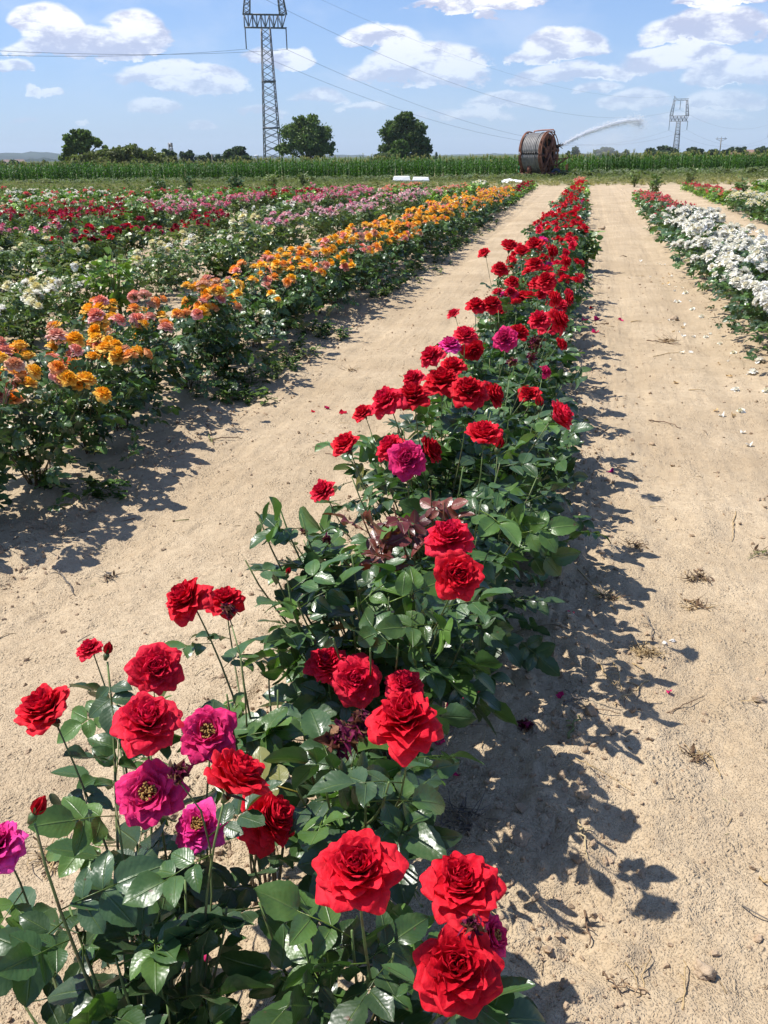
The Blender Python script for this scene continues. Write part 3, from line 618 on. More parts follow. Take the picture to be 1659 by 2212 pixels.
# ------------------------------------------------------------ generic bushes of all the rows
# row centre x -> list of (y0, y1, colour, foliage height, radius, blooms per bush, bloom scale, gap chance)
ROWS = {
 -0.40: [(5.8, 46, 'red', .66, .34, 7, .90, 0), (46, 52, 'apricot', .7, .36, 14, .8, 0)],
 -2.75: [(2.9, 32, 'orange', .76, .42, 15, .84, 0), (32, 48, 'crimson', .62, .36, 7, .8, .1)],
 -5.10: [(5.6, 8.6, 'cream', .58, .34, 6, 1.05, 0.15), (8.6, 15, 'yellow', .66, .36, 3, 1.0, 0.20), (15, 33, 'palepink', .70, .38, 9, .92, 0.22), (33, 41, 'apricot', .7, .38, 12, .75, 0.10), (41, 52, 'cream', .75, .4, 14, .75, 0.10)],
 -7.45: [(9, 12.4, 'yellow', .6, .34, 2, .9, 0.25), (12.4, 18.5, 'crimson', .6, .36, 9, .92, 0.20), (18.5, 24, 'white', .62, .36, 2, .8, 0.35), (24, 34, 'pink', .74, .38, 13, .92, 0.15), (34, 50, 'apricot', .74, .38, 11, .75, 0.15)],
 -9.80: [(12, 16, 'pink', .58, .36, 9, .92, 0.30), (16, 20, 'crimson', .64, .36, 12, .92, 0.15), (20, 28, 'pink', .66, .36, 12, .92, 0.20), (28, 34, 'crimson', .7, .38, 12, .8, 0.20), (34, 42, 'pink', .7, .36, 10, .75, 0.30), (42, 52, 'coral', .7, .36, 9, .75, 0.30)],
 -12.15: [(15, 23, 'crimson', .64, .38, 13, .8, 0.15), (23, 29, 'palepink', .62, .36, 10, .75, 0.25), (29, 36, 'coral', .64, .36, 5, .7, 0.45), (36, 48, 'pink', .7, .36, 6, .75, 0.40)],
 -14.50: [(19, 26, 'coral', .6, .36, 8, .75, 0.25), (26, 34, 'cream', .62, .36, 5, .7, 0.45), (34, 50, 'crimson', .66, .36, 4, .7, 0.50)],
 -16.85: [(22, 29, 'cream', .6, .36, 8, .75, 0.30), (29, 37, 'coral', .62, .36, 7, .7, 0.30), (37, 50, 'pink', .6, .36, 3, .7, 0.60)],
 -19.2: [(25, 36, 'white', .62, .36, 9, .75, 0.30), (36, 50, 'cream', .64, .36, 4, .7, 0.50)],
 -21.55: [(28, 39, 'coral', .62, .36, 8, .75, 0.30), (39, 52, 'red', .6, .36, 3, .7, 0.60)],
 -23.9: [(31, 46, 'white', .62, .38, 10, .75, 0.25)], -26.25: [(34, 52, 'cream', .62, .38, 8, .75, 0.35)], -28.6: [(37, 54, 'coral', .62, .38, 7, .75, 0.40)], -30.95: [(40, 55, 'white', .62, .38, 7, .75, 0.40)], -33.3: [(43, 56, 'cream', .62, .38, 6, .75, 0.40)],
 1.85: [(3.9, 19.5, 'white', .60, .54, 15, .98, 0), (19.5, 34, 'coral', .56, .34, 9, .62, .1)],
 4.30: [(11, 31, 'yellow', .60, .42, 17, .68, .05), (31, 44, 'coral', .62, .38, 12, .75, .1)],
 6.65: [(17, 31, 'cream', .5, .36, 2, .7, .6), (31, 40, 'cream', .85, .5, 14, .6, .3)], 9.0: [(24, 44, 'cream', .5, .36, 3, .6, .6)]}
ROWNAME = {-0.40: 'central red row', -2.75: 'orange row', 1.85: 'white row right of the path', 4.30: 'next row beyond the white row', 6.65: 'second row beyond the white row', 9.0: 'third row beyond the white row'}
for j_, w_ in enumerate('first second third fourth fifth sixth seventh eighth ninth tenth eleventh twelfth thirteenth'.split()): ROWNAME[round(-5.10-2.35*j_, 2)] = '%s row behind the orange row' % w_
VAR = {}
def variant(h, r, lod, tone=0):
    key = (round(h*10), round(r*10), lod, tone)
    if key not in VAR:
        out = []
        for j in range([4, 5, 5][lod]):
            gs, gl, sp_ = bush_geo(200+j*7+int(h*100)+lod*50, h, r, [20, 16, 9][lod]-5*tone*(lod < 2), lod, [1.3, 1.3, 1.1][lod]*(1-.35*tone), [.8, .85, 1.25][lod], tone)
            out.append((gs.mesh('canes', ['stem']), gl.mesh('foliage', ['leaf']), sp_, gs, gl))
        VAR[key] = out
    return VAR[key]
plan = []
for xr, segs in ROWS.items():
    cnt = 0
    for (y0, y1, colour, h, r_, nb, bs, gap) in segs:
        y = y0
        while y < y1:
            if random.random() >= gap and y < (99 if xr > -5 else 46 if xr > -6 else 42.5):
                hs = 1-.36*min(1, max(0, (y-14)/28))
                cnt += 1
                plan.append(dict(x=xr+random.gauss(0, .06), y=y+random.uniform(-.08, .08), c=colour, h=h*hs*random.uniform(.88, 1.12), r=r_, nb=nb, bs=bs, row=xr, idx=cnt))
            y += .5 if xr in (-.4, -2.75, 1.85) else .56
for p in plan: p['d'] = math.hypot(p['x'], p['y'])
def in_view(x, y, z=.5):
    v = np.array([x, y, z])-CAM; zc = v @ fw
    if zc < .1: return False
    X_ = CX+F_PX*(v @ cr)/zc; return -120 < X_ < 1659+150
plan = [p for p in plan if in_view(p['x'], p['y'])]; plan.sort(key=lambda p: p['d'])
print('bushes', len(plan))
CW = dict(red='red', orange='orange', cream='cream white', white='white', palepink='pale pink', pink='pink', crimson='dark crimson', coral='coral red', apricot='apricot', yellow='pale yellow')
ORD_ = 'first second third fourth fifth sixth seventh eighth ninth tenth eleventh twelfth thirteenth fourteenth fifteenth sixteenth seventeenth eighteenth nineteenth twentieth'.split()
TENS = ['twenty', 'thirty', 'forty', 'fifty']
ORD = ORD_+[t+' '+o for t in TENS for o in ORD_[:9]+['last']]
for t_, w_ in ((29, 'thirtieth'), (39, 'fortieth'), (49, 'fiftieth')): ORD[t_] = w_
counts = {}
def bloom_spots(sp_, nb, r_, h):
    """nb spots in clusters at the shoot tips"""
    out = []; tips = random.sample(sp_, min(len(sp_), max(2, (nb+1)//2)))
    while len(out) < nb:
        t, n = random.choice(tips) if len(out) >= len(tips) else tips[len(out)]
        o = (0, 0, 0) if len(out) < len(tips) else (random.gauss(0, .055), random.gauss(0, .055), random.gauss(-.01, .03))
        out.append((t+np.array(o)+np.array([0, 0, .0]), n+np.array([random.gauss(0, .25) for _ in range(3)])))
    return out
INDIV = 288
for i, p in enumerate(plan[:INDIV]):
    lod = 0 if p['d'] < 4.5 else (1 if p['d'] < 13 else 2)
    cm, fm, sp_, _, _ = random.choice(variant(p['h'], p['r'], lod, int(p['row'] < -4)))
    root = empty('rose_bush', (p['x'], p['y'], float(gh(p['x'], p['y']))), random.uniform(0, 6.28)); sc_ = p['h']/(round(p['h']*10)/10)
    key = (p['row'], p['c']); counts[key] = counts.get(key, 0)+1; k_ = counts[key]; rn = ROWNAME[round(p['row'], 2)]
    nb = max(1, int(p['nb']*random.uniform(1.0, 1.7)*(1 if p['row'] == -.4 else 1.25)))
    if p['row'] == -2.75 and p['d'] < 4.2: nb = int(nb*.9)
    if p['c'] == 'red' and k_ > 22: nb = int(nb*.85)
    tag(root, '%s %s rose bush from the near end, %s' % (ORD[k_-1], CW[p['c']], rn), 'rose bush', '%s rose bushes, %s' % (CW[p['c']], rn))
    for nm, me in (('canes', cm), ('foliage', fm)):
        o = bpy.data.objects.new(nm, me); COL.objects.link(o); o.parent = root
    bl = 0 if p['d'] < (9 if p['c'] == 'white' else 7) else (1 if p['d'] < 18 else 2)
    for (t, n) in bloom_spots(sp_, nb, p['r'], p['h']):
        put_bloom(root, random.choice(blooms(pick(p['c']), bl)), t, n, p['bs']*random.uniform(.72, 1.12)*(1.2 if p['d'] > 12 else 1.08))
# the several hundred bushes farther off read as bands of flowers: one mass
rest = plan[INDIV:]; g = Geo(); rs = np.random.RandomState(9)
farv = []
for j in range(5):
    gs, gl, sp_ = bush_geo(600+j, .66, .38, 7, 2, .8, 1.9); d = gl.bake(); farv.append((d, sp_))
FB = {c: [rose(900+j*3+len(c), st, 10, 3, 3, BR*1.08).bake() for j, st in enumerate(PAL[c])] for c in PAL}
for p in rest:
    d, sp_ = random.choice(farv); a = random.uniform(0, 6.28); s_ = p['h']/.66
    g.inst(d, np.array([rotz(a)*s_]), np.array([[p['x'], p['y'], 0]]), np.array([[2.5, 2.3, 1.4]])*random.uniform(.7, 1.25))
    nb = int(p['nb']*random.choice([.3, .8, 1.2, 1.6, 2.2])); Ms, Ts, by = [], [], []
    for (t, n) in bloom_spots(sp_, nb, p['r'], p['h']):
        M_ = np.array(align(n, random.uniform(0, 6), p['bs']*random.uniform(1.15, 1.6)).to_3x3()); c = pick(p['c'])
        g.inst(random.choice(FB[c]), np.array([M_]), np.array([rotz(a) @ t*s_+np.array([p['x'], p['y'], 0])]), m=1)
tag(g.obj('distant_rose_bushes', ['far_leaf', 'petal']), 'far bands of rose bushes in mixed colours before the headland', 'rose bushes', kind='stuff')
HAZE = True

# ------------------------------------------------------------ clods, stones, litter on the soil
def lump(seed, sub=1):
    rr = np.random.RandomState(seed); t = (1+5**.5)/2
    V = np.array([(-1, t, 0), (1, t, 0), (-1, -t, 0), (1, -t, 0), (0, -1, t), (0, 1, t), (0, -1, -t), (0, 1, -t), (t, 0, -1), (t, 0, 1), (-t, 0, -1), (-t, 0, 1)], float); V /= np.linalg.norm(V[0])
    F = [(0, 11, 5), (0, 5, 1), (0, 1, 7), (0, 7, 10), (0, 10, 11), (1, 5, 9), (5, 11, 4), (11, 10, 2), (10, 7, 6), (7, 1, 8), (3, 9, 4), (3, 4, 2), (3, 2, 6), (3, 6, 8), (3, 8, 9), (4, 9, 5), (2, 4, 11), (6, 2, 10), (8, 6, 7), (9, 8, 1)]
    V = [tuple(v) for v in V]
    for _ in range(sub):
        cache = {}; F2 = []
        def midp(a, b_):
            key = (min(a, b_), max(a, b_))
            if key not in cache: v = np.array(V[a])+np.array(V[b_]); V.append(tuple(v/np.linalg.norm(v))); cache[key] = len(V)-1
            return cache[key]
        for a, b_, c in F:
            x, y, z = midp(a, b_), midp(b_, c), midp(c, a); F2 += [(a, x, z), (b_, y, x), (c, z, y), (x, y, z)]
        F = F2
    V = np.array(V); n = vnoise(V[:, 0]*1.7+seed, V[:, 1]*1.7+V[:, 2]*2.3, seed)+.5*vnoise(V[:, 0]*4+seed, V[:, 2]*4+V[:, 1]*3, seed+1)
    V = V*(1+.95*n[:, None])*np.array([1, rr.uniform(.65, 1), rr.uniform(.5, .8)])
    gg = Geo(); gg.add(V, T=F); return gg.bake()
LU = [lump(i, 0 if i < 4 else 1) for i in range(7)]
rs = np.random.RandomState(21); g = Geo()
def rand_rot(rs, N):
    q_ = rs.normal(0, 1, (N, 4)); q_ /= np.linalg.norm(q_, axis=1)[:, None]; w, x, y, z = q_.T
    return np.stack([np.stack([1-2*(y*y+z*z), 2*(x*y-z*w), 2*(x*z+y*w)], -1), np.stack([2*(x*y+z*w), 1-2*(x*x+z*z), 2*(y*z-x*w)], -1), np.stack([2*(x*z-y*w), 2*(y*z+x*w), 1-2*(x*x+y*y)], -1)], 1)
N = 60000
yy_ = .5+rs.rand(N)**1.9*13; xx_ = rs.uniform(-1, 1, N)*(1.3+yy_*.42)-.45-yy_*.1
dd = np.abs(((xx_+.4+1.175) % 2.35)-1.175); keep = rs.rand(N) < .25+.9*np.exp(-((dd-.42)/.28)**2); xx_, yy_, dd = xx_[keep], yy_[keep], dd[keep]; N = len(xx_)
sz = .0015+.009*rs.rand(N)**9+.007*rs.rand(N)**3*np.exp(-((dd-.42)/.25)**2); sz *= 1+.05*yy_
T_ = np.stack([xx_, yy_, gh(xx_, yy_)+sz*.25], 1); R_ = rand_rot(rs, N)*sz[:, None, None]*rs.uniform(.55, 1.35, (N, 1, 3))
cc_ = np.array([.42, .31, .205])*rs.uniform(.82, 1.2, (N, 1)); kd = rs.randint(0, 7, N)
for t in range(7): g.inst(LU[t], R_[kd == t], T_[kd == t], cc_[kd == t])
tag(g.obj('soil_clods', ['clod'], smooth=False), 'crumbs and clods of dry soil lying on the paths', 'soil', kind='stuff')
def litter(name, label, cat, group, px, py, builder, mats, z=0.0):
    P = on_plane(px, py, 0); P[2] = float(gh(P[0], P[1]))+z; gg = Geo(); builder(gg, P)
    o = gg.obj(name, mats, loc=P); tag(o, label, cat, group); return o
# pale stones
for (px, py, s_, lab) in [(1640,1505,.019,'round pale stone in the open soil near the right edge'), (1257,1752,.02,'large smooth clod like stone at the tip of the shadow below the dried twigs'), (1452,1388,.010,'small white stone beside the straw heap on the right path'), (1435,1400,.008,'tiny white pebble next to the white stone by the straw heap'), (1455,695,.05,'brown stone lying in the upper part of the right path'), (1300,495,.07,'flat pale stone far up the right path'),(1520,2105,.022,'half buried tan stone near the bottom right corner'),(100,1535,.0,'')]:
    if s_ == 0: continue
    white = 'white' in lab
    def bld(gg, P, s_=s_):
        d = lump(int(px), 2); gg.inst(d, np.array([rotz(px)*s_]), np.array([[0, 0, s_*.3]]), np.array([[.44, .34, .235]]))
    litter('stone', lab, 'stone', 'loose stones on the paths', px, py, bld, ['stone' if white else 'clod'])
# dry twigs: polylines in photo order (start, end in px), thickness
def twig(pts, r, col, name, lab, fork=None, mats=('straw',)):
    W_ = [on_plane(x, y, 0) for x, y in pts]; W_ = [np.array([p[0], p[1], float(gh(p[0], p[1]))+r*1.2+h_]) for p, h_ in zip(W_, [0]+[.010]*(len(W_)-2)+[.004])]
    o0 = W_[0]; L = np.array(W_)-o0; rr = np.random.RandomState(int(pts[0][0])); t = np.linspace(0, 1, 10); s_ = np.linspace(0, 1, len(L))
    C_ = np.stack([np.interp(t, s_, L[:, i]) for i in range(3)], 1)+rr.normal(0, r*.9, (10, 3)); gg = Geo()
    tube(gg, C_, np.linspace(r, r*.5, 10), 5, col)
    for j in range(fork or 0):
        i = rr.randint(2, 8); a = rr.uniform(0, 6.28); l_ = rr.uniform(.015, .04); tube(gg, [C_[i], C_[i]+np.array([math.cos(a)*l_*.5, math.sin(a)*l_*.5, .006]), C_[i]+np.array([math.cos(a)*l_, math.sin(a)*l_, .003])], r*.5, 4, col)
    o = gg.obj(name, list(mats), loc=o0); tag(o, lab, 'twig', 'dry twigs and stalks on the soil'); return o
TAN, BRN, GRN, GRY = (.42, .30, .15), (.16, .10, .06), (.20, .22, .08), (.14, .12, .10)
TW = [([(1292,1455),(1310,1490),(1335,1520)],.0030,TAN,'pale curved stalk left of the forked dry stalks'),([(1325,1450),(1333,1480),(1342,1512)],.0028,TAN,'short straight stalk in the middle of the forked dry stalks'),
 ([(1400,1478),(1375,1505),(1345,1530),(1322,1555)],.0036,TAN,'thick bent stalk on the right of the forked dry stalks'),([(1365,1440),(1385,1455),(1400,1475)],.0025,TAN,'yellow curled stalk leading into the forked dry stalks'),
 ([(1215,1572),(1260,1560),(1300,1565),(1338,1568)],.0026,(.30,.20,.12),'long thin brown twig lying across the right path'),([(1210,1555),(1240,1552),(1270,1555)],.004,GRY,'dark gnarled twig above the long thin brown twig'),
 ([(1228,1615),(1240,1590),(1250,1575)],.0050,GRN,'greenish stub of stem under the long brown twig'),([(1360,1500),(1350,1530),(1345,1560)],.0020,BRN,'thin brown twig crossing the forked stalks'),
 ([(1395,1340),(1410,1365),(1405,1395)],.003,GRY,'grey twig standing near the straw heap'),([(1440,1545),(1480,1530),(1520,1505)],.0022,BRN,'slim dark twig below the round stone'),
 ([(1530,1620),(1540,1650),(1558,1685)],.0030,TAN,'broken stalk pointing down the path at the right'),([(1490,1655),(1515,1640),(1535,1622)],.0022,BRN,'dark sprig beside the broken stalk'),
 ([(1240,1680),(1270,1700),(1330,1720),(1370,1740)],.0018,TAN,'thin pale stalk over the big rose shadow'),([(1247,1800),(1256,1830),(1266,1880)],.0032,(.46,.36,.20),'flat pale husk lying between the shadows'),
 ([(1262,1965),(1268,2000),(1276,2045)],.0030,BRN,'dark upright twig in the lower right path'),([(1385,2160),(1392,2100),(1405,2060)],.0018,TAN,'tall thin stalk at the lower right'),([(1470,2195),(1478,2140),(1482,2080)],.0024,TAN,'long dry stalk in the bottom right corner'),
 ([(1320,2150),(1350,2148),(1400,2165)],.0030,(.38,.26,.15),'brown twig below the round rose shadow'),([(1300,2110),(1320,2140),(1335,2165)],.0022,BRN,'small twig touching the round rose shadow'),
 ([(450,945),(455,960),(460,968)],.004,GRN,'green tipped twig at the upper left path'),([(430,905),(455,940),(462,970)],.003,BRN,'leaning brown twig on the left path beside the orange row'),([(455,962),(490,955),(525,950)],.004,BRN,'dark twig lying flat on the left path'),
 ([(120,1235),(140,1255),(160,1278)],.004,GRY,'dark forked twig left of the glossy bush'),([(210,1050),(225,1070),(240,1080)],.003,BRN,'short twig at the edge of the orange row shadow'),([(305,1050),(300,1065),(295,1080)],.003,TAN,'light chip of straw on the left path'),
 ([(1395,730),(1430,735),(1470,742)],.005,BRN,'brown twig beside the small heap of straw up the right path'),([(1410,770),(1440,762),(1475,758)],.004,TAN,'straw stalk up the right path'),([(1400,905),(1440,912),(1470,925)],.004,BRN,'dark twig halfway up the right path'),
 ([(1500,1235),(1520,1250),(1535,1262)],.004,BRN,'twig in the dark crumbly clump at the right'),([(1480,1290),(1505,1300),(1530,1318)],.004,BRN,'broken twig beneath the crumbly clump at the right'),([(1590,1100),(1585,1130),(1583,1160)],.003,TAN,'pale upright stalk near the right edge'),
 ([(1250,1240),(1290,1290),(1330,1330)],.0035,TAN,'long straw bending out of the shadow edge'),([(100,1900),(125,1840),(150,1790)],.0025,TAN,'long pale straw under the magenta blooms at the left'),([(1640,1900),(1655,1920),(1665,1925)],.003,TAN,'straw cut by the right edge of the view'),
 ([(1050,1960),(1060,2000),(1064,2030)],.0025,TAN,'thin straw behind the open rose')]
for pts, r, c, lab in TW: twig(pts, r, c, 'dry_twig', lab, fork=2 if r > .0026 else 1)
def heap(px, py, n, spread, cols, name, lab, L=(.02, .06), seed=1):
    rr = np.random.RandomState(seed)
    def bld(gg, P):
        for j in range(n):
            a = rr.uniform(0, 6.28); d = spread*rr.rand()**.7; l_ = rr.uniform(*L); b_ = rr.uniform(0, 6.28); e = rr.uniform(-.1, .6)
            p = np.array([math.cos(a)*d, math.sin(a)*d*.7, .004+rr.rand()*.012]); q_ = p+l_*np.array([math.cos(b_)*math.cos(e), math.sin(b_)*math.cos(e), math.sin(e)])
            tube(gg, [p, (p+q_)/2+rr.normal(0, .004, 3), q_], [.0016, .0013, .0006], 4, cols[rr.randint(len(cols))])
        for j in range(n//3):
            V, Q, uv = leaflet(3, 4, rr.uniform(.015, .035), .4, 0, .5, .6, 2); V = V @ rand_rot(rr, 1)[0].T+np.array([rr.normal(0, spread*.4), rr.normal(0, spread*.3), .01]); gg.add(V, Q, col=cols[rr.randint(len(cols))])
    o = litter(name, lab, 'plant litter', 'heaps of dry plant litter', px, py, bld, ['straw'])
heap(1390,1420,60,.06,[TAN,(.35,.26,.14)],'litter_heap','tangled heap of yellow straw next to the white stones',seed=2); heap(1510,1250,46,.05,[BRN,(.10,.07,.05),TAN],'litter_heap','dark crumbly clump of dead weeds near the right edge',seed=3)
heap(1310,1300,40,.045,[BRN,GRN,TAN],'litter_heap','dead weed with some green at the end of the rose shadows',seed=4); heap(1500,1305,26,.05,[BRN,TAN],'litter_heap','scattered brown litter below the dark clump',seed=5)
heap(1370,1180,26,.05,[BRN,TAN],'litter_heap','small brown tuft of dead weed halfway down the right path',seed=6); heap(1440,735,40,.12,[BRN,TAN],'litter_heap','flattened heap of straw up the right path',(.04,.14),7)
heap(235,1245,22,.04,[BRN,GRY],'litter_heap','tiny dead tuft on the left path',seed=8); heap(1500,1640,20,.03,[BRN,TAN],'litter_heap','dead sprig above the broken stalk',seed=9); heap(960,1600,40,.06,[(.20,.15,.11),GRY],'litter_heap','grey dead weeds under the broad red bloom',(.03,.09),10)
heap(1000,1800,46,.08,[(.24,.19,.14),GRY],'litter_heap','grey wiry dead weeds at the foot of the bush in shade',(.03,.1),12); heap(560,640,24,.1,[BRN,GRN],'litter_heap','dry weeds at the foot of the orange row',(.04,.1),13); heap(110,1850,34,.06,[TAN,(.3,.22,.13)],'litter_heap','bleached straw on the soil under the leftmost magenta blooms',(.03,.09),14)
heap(760,800,20,.07,[BRN,TAN],'litter_heap','small tuft of litter on the left path beside the orange row',(.03,.08),15); heap(1645,1190,20,.06,[BRN,GRN],'litter_heap','weed stub cut by the right edge of the view',seed=16)
# countless bits of straw, chaff and root over the paths
rs = np.random.RandomState(77); g = Geo(); N = 2600
y = .6+rs.rand(N)**1.7*16; x = rs.uniform(-1, 1, N)*(1.3+y*.42)-.4-y*.1; cl = vnoise(x*1.3, y*1.1, 91) > rs.uniform(-.35, .45, N); x, y = x[cl], y[cl]; zz_ = gh(x, y)
for xi, yi, zi in zip(x, y, zz_):
    a = rs.uniform(0, 6.28); l_ = rs.choice([.006, .01, .016, .03, .045], p=[.3, .3, .2, .14, .06])*(1+.05*yi); k_ = rs.normal(0, .3); p0 = np.array([xi, yi, zi+.003]); p1 = p0+np.array([math.cos(a), math.sin(a), rs.uniform(0, .3)])*l_; p2 = p1+np.array([math.cos(a+k_), math.sin(a+k_), -.1])*l_
    r_ = (.0006+.05*l_*rs.rand())*(1+.08*yi); tube(g, [p0, p1, p2], [r_, r_*.9, r_*.4], 3, [TAN, BRN, (.30, .22, .13), (.5, .4, .24), GRN, GRY][rs.choice(6, p=[.3, .25, .2, .1, .05, .1])])
tag(g.obj('straw_litter', ['straw']), 'bits of straw, root and chaff strewn over the sandy paths', 'plant litter', kind='stuff')
# fallen petals and blooms
def petal_mesh(seed, col, L=.03):
    rr = np.random.RandomState(seed); gg = Geo()
    V, Q, uv = leaflet(5, 5, L, 1.0, 0, rr.uniform(-.5, .5), rr.uniform(.2, .8), 2); gg.add(V+rr.normal(0, .0008, V.shape)-np.array([L/2, 0, 0]), Q, col=col); return gg.mesh('petal', ['petal'])
PM = [petal_mesh(i, c) for i, c in enumerate([(.55, .01, .10), (.60, .02, .14), (.5, .006, .03), (.45, .02, .18)])]
PW = [petal_mesh(20+i, c, .035) for i, c in enumerate([(.84, .82, .74), (.82, .76, .6), (.7, .5, .25)])]
def drop(name, me, px, py, s_, lab, group, cat='petal'):
    P = on_plane(px, py, 0); o = bpy.data.objects.new(name, me); COL.objects.link(o); o.location = (P[0], P[1], float(gh(P[0], P[1]))+.006)
    o.rotation_euler = (random.gauss(0, .35), random.gauss(0, .35), random.uniform(0, 6.28)); o.scale = (s_,)*3; tag(o, lab, cat, group)
FP = [(985,1500,1.3,'large magenta petal leaning on the clods right of the broad red bloom'),(1005,1487,1.5,'bright pink petal standing up at the edge of the shade'),(1030,1530,.8,'dark red petal just right of the bright pink petal'),(955,1515,1,'magenta petal under the leaves right of the red roses'),(975,1560,1.2,'pair of magenta petals on the clods below the bright pink one'),(995,1545,1,'small magenta petal against the clods in half shade'),
 (1210,1528,.9,'red petal alone on the path near the forked stalks'),(1232,1338,.9,'red petal caught at the edge of a rose shadow'),(1318,1015,1.5,'pink petal lying far from the row on the right path'),(705,877,1.6,'pale pink petal on the left path'),(740,889,1.8,'lilac pink petal next to the pale one on the left path'),(676,885,1,'tiny red petal left of the two pink ones'),
 (1285,718,2.6,'red petal high up the right path'),(1290,692,2.6,'pink petal high up the right path above the others'),(1340,694,2,'pink petal farthest out on the upper right path'),(1262,700,2.4,'crimson petal against the red row high up'),(1360,1560,.0,''),(1018,1400,1.4,'red petal in the shade of the glossy bush'),(1000,1392,1.2,'dark petal in the deepest shade of the glossy bush'),(985,1705,.8,'purple petal in the shade under the dead weeds'),
 (1110,1250,1,'tiny red petal between dappled shadows'),(1445,1505,.6,'speck of pink petal in the open soil'),(950,1640,1.2,'magenta petal hanging low beside the dead weeds'),(690,1035,1,'red petal left of the crimson bloom'),(430,2085,1.2,'white edged pink petal caught low in the front bush'),(205,2205,1.4,'magenta petal at the bottom edge'),(120,2000,.9,'purple shrivelled petal beside the large clod at the left')]
for px, py, s_, lab in FP:
    if s_: drop('fallen_petal', random.choice(PM), px, py, s_, lab, 'fallen red and pink petals')
drop('withered_bloom', WM[0], 1132, 1592, .9, 'small shrivelled red bloom lying alone on the right path', 'fallen blooms', 'fallen bloom')
drop('fallen_bloom', blooms('red', 1)[0], 1276, 678, .5, 'small fallen red bloom beside the upper part of the red row', 'fallen blooms', 'fallen bloom')
for j, (px, py, s_) in enumerate([(1600,885,.6),(1525,725,.55),(1535,718,.4),(1556,737,.5),(1585,760,.6),(1515,690,.7),(1480,640,.7),(1465,655,.6),(1495,675,.6),(1590,840,.6),(1625,810,.8),(1640,780,.8),(1655,850,.7)]):
    drop('fallen_bloom', random.choice(blooms('white', 1)), px, py, s_, 'white rose head fallen on the soil beside the white row' if j else 'crumpled white rose head lying farthest out from the white row', 'fallen white rose heads', 'fallen bloom')
rs = np.random.RandomState(33)
for j in range(40):
    y = rs.uniform(5.2, 15); x = 1.85-.6-abs(rs.normal(0, .22)); P = np.array([x, y]); o = bpy.data.objects.new('fallen_petal', random.choice(PW)); COL.objects.link(o)
    o.location = (x, y, float(gh(x, y))+.006); o.rotation_euler = (rs.normal(0, .3), rs.normal(0, .3), rs.uniform(0, 6.28)); o.scale = (rs.uniform(.7, 1.5),)*3; tag(o, 'cream petal fallen on the soil along the foot of the white row', 'petal', 'cream petals under the white row')

# ------------------------------------------------------------ weeds and grass
def tuft(seed, n, L, wide, flat=.4, broad=False):
    rr = np.random.RandomState(seed); gg = Geo()
    for j in range(n):
        a = rr.uniform(0, 6.28); e = rr.uniform(flat, 1.45); l_ = L*rr.uniform(.5, 1.1)
        V, Q, uv = leaflet(3, 4, l_, wide*rr.uniform(.7, 1.3), 0, rr.uniform(.1, .7), .3, 1); off = rr.normal(0, L*.2, 3)*np.array([1, 1, 0])
        if broad: off[2] = rr.uniform(0, L*1.2)
        gg.add(V @ roty(-e if not broad else -e*.4).T @ rotz(a).T+off, Q, col=rr.uniform(.75, 1.2))
    return gg.bake()
TB = [tuft(i, 16, .07, .42, .2, True) for i in range(4)]; TG = [tuft(10+i, 12, .10, .09, .7) for i in range(4)]
rs = np.random.RandomState(41)
def scatter(g, tpls, P, s_, cols):
    N = len(P); a = rs.uniform(0, 6.28, N); kd = rs.randint(0, len(tpls), N)
    R_ = np.array([rotz(v) for v in a]).reshape(-1, 3, 3)*np.asarray(s_)[:, None, None]
    for t in range(len(tpls)):
        if (kd == t).any(): g.inst(tpls[t], R_[kd == t], P[kd == t], cols[kd == t])
WC = np.array([[.065, .13, .03], [.085, .145, .038], [.055, .10, .026], [.11, .15, .05]])
g = Geo(); N = 480; y = 3.7+rs.rand(N)**1.4*22; x = -2.75+.36+rs.normal(0, .13, N); cl = vnoise(x*.3, y*1.7, 77) > .02; x, y = x[cl], y[cl]
scatter(g, TB, np.stack([x, y, gh(x, y)], 1), rs.uniform(.5, 1.25, len(x)), WC[rs.randint(0, 4, len(x))])
tag(g.obj('weeds', ['weed']), 'low bright green weeds along the foot of the orange row', 'weeds', kind='stuff')
g = Geo(); N = 9000; y = 7+rs.rand(N)*45; x = -4.2-rs.rand(N)**.8*(y*.95); cl = (vnoise(x*.45, y*.35, 5)+vnoise(x*1.6, y*1.3, 6)*.5 > -.06+np.clip(.12-(np.abs(x)-4)*.01, -.1, .2)); x, y = x[cl], y[cl]
scatter(g, TB+TG, np.stack([x, y, gh(x, y)], 1), rs.uniform(1.0, 3.4, len(x)), WC[rs.randint(0, 4, len(x))]*np.array([1.05, .9, .9]))
tag(g.obj('weedy_ground_cover', ['weed']), 'tall weeds and wild greenery between the left rose rows', 'weeds', kind='stuff')
# headland: dry grass, then a grey green belt of weeds against the maize
def corn_y(x): return np.interp(x, [-80, -50, -12, -3, 15, 36], [64, 64, 66, 71, 77, 81])
g = Geo(); N = 26000; x = rs.uniform(-75, 34, N); t = rs.rand(N); y0_ = np.where(x < -4, 44, 51); y = y0_+(corn_y(x)-y0_)*t; cl = rs.rand(N) < .25+.75*np.clip((t-.1)*1.4, 0, 1); x, y, t = x[cl], y[cl], t[cl]
dry = np.array([.27, .245, .13]); grn = np.array([.12, .15, .07]); gg_ = np.array([.13, .17, .11])
mx = np.clip(t*1.25+vnoise(x*.25, y*.25, 8)*1.0, 0, 1)[:, None]; C_ = (dry*(1-mx)+grn*mx); C_ = np.where((t > .86)[:, None], gg_, C_)
z0 = np.zeros(len(x)); s_ = np.where(t > .82, rs.uniform(2, 5, len(x)), rs.uniform(1.0, 2.4, len(x)))*np.where(x > -2, 1.2, .9)
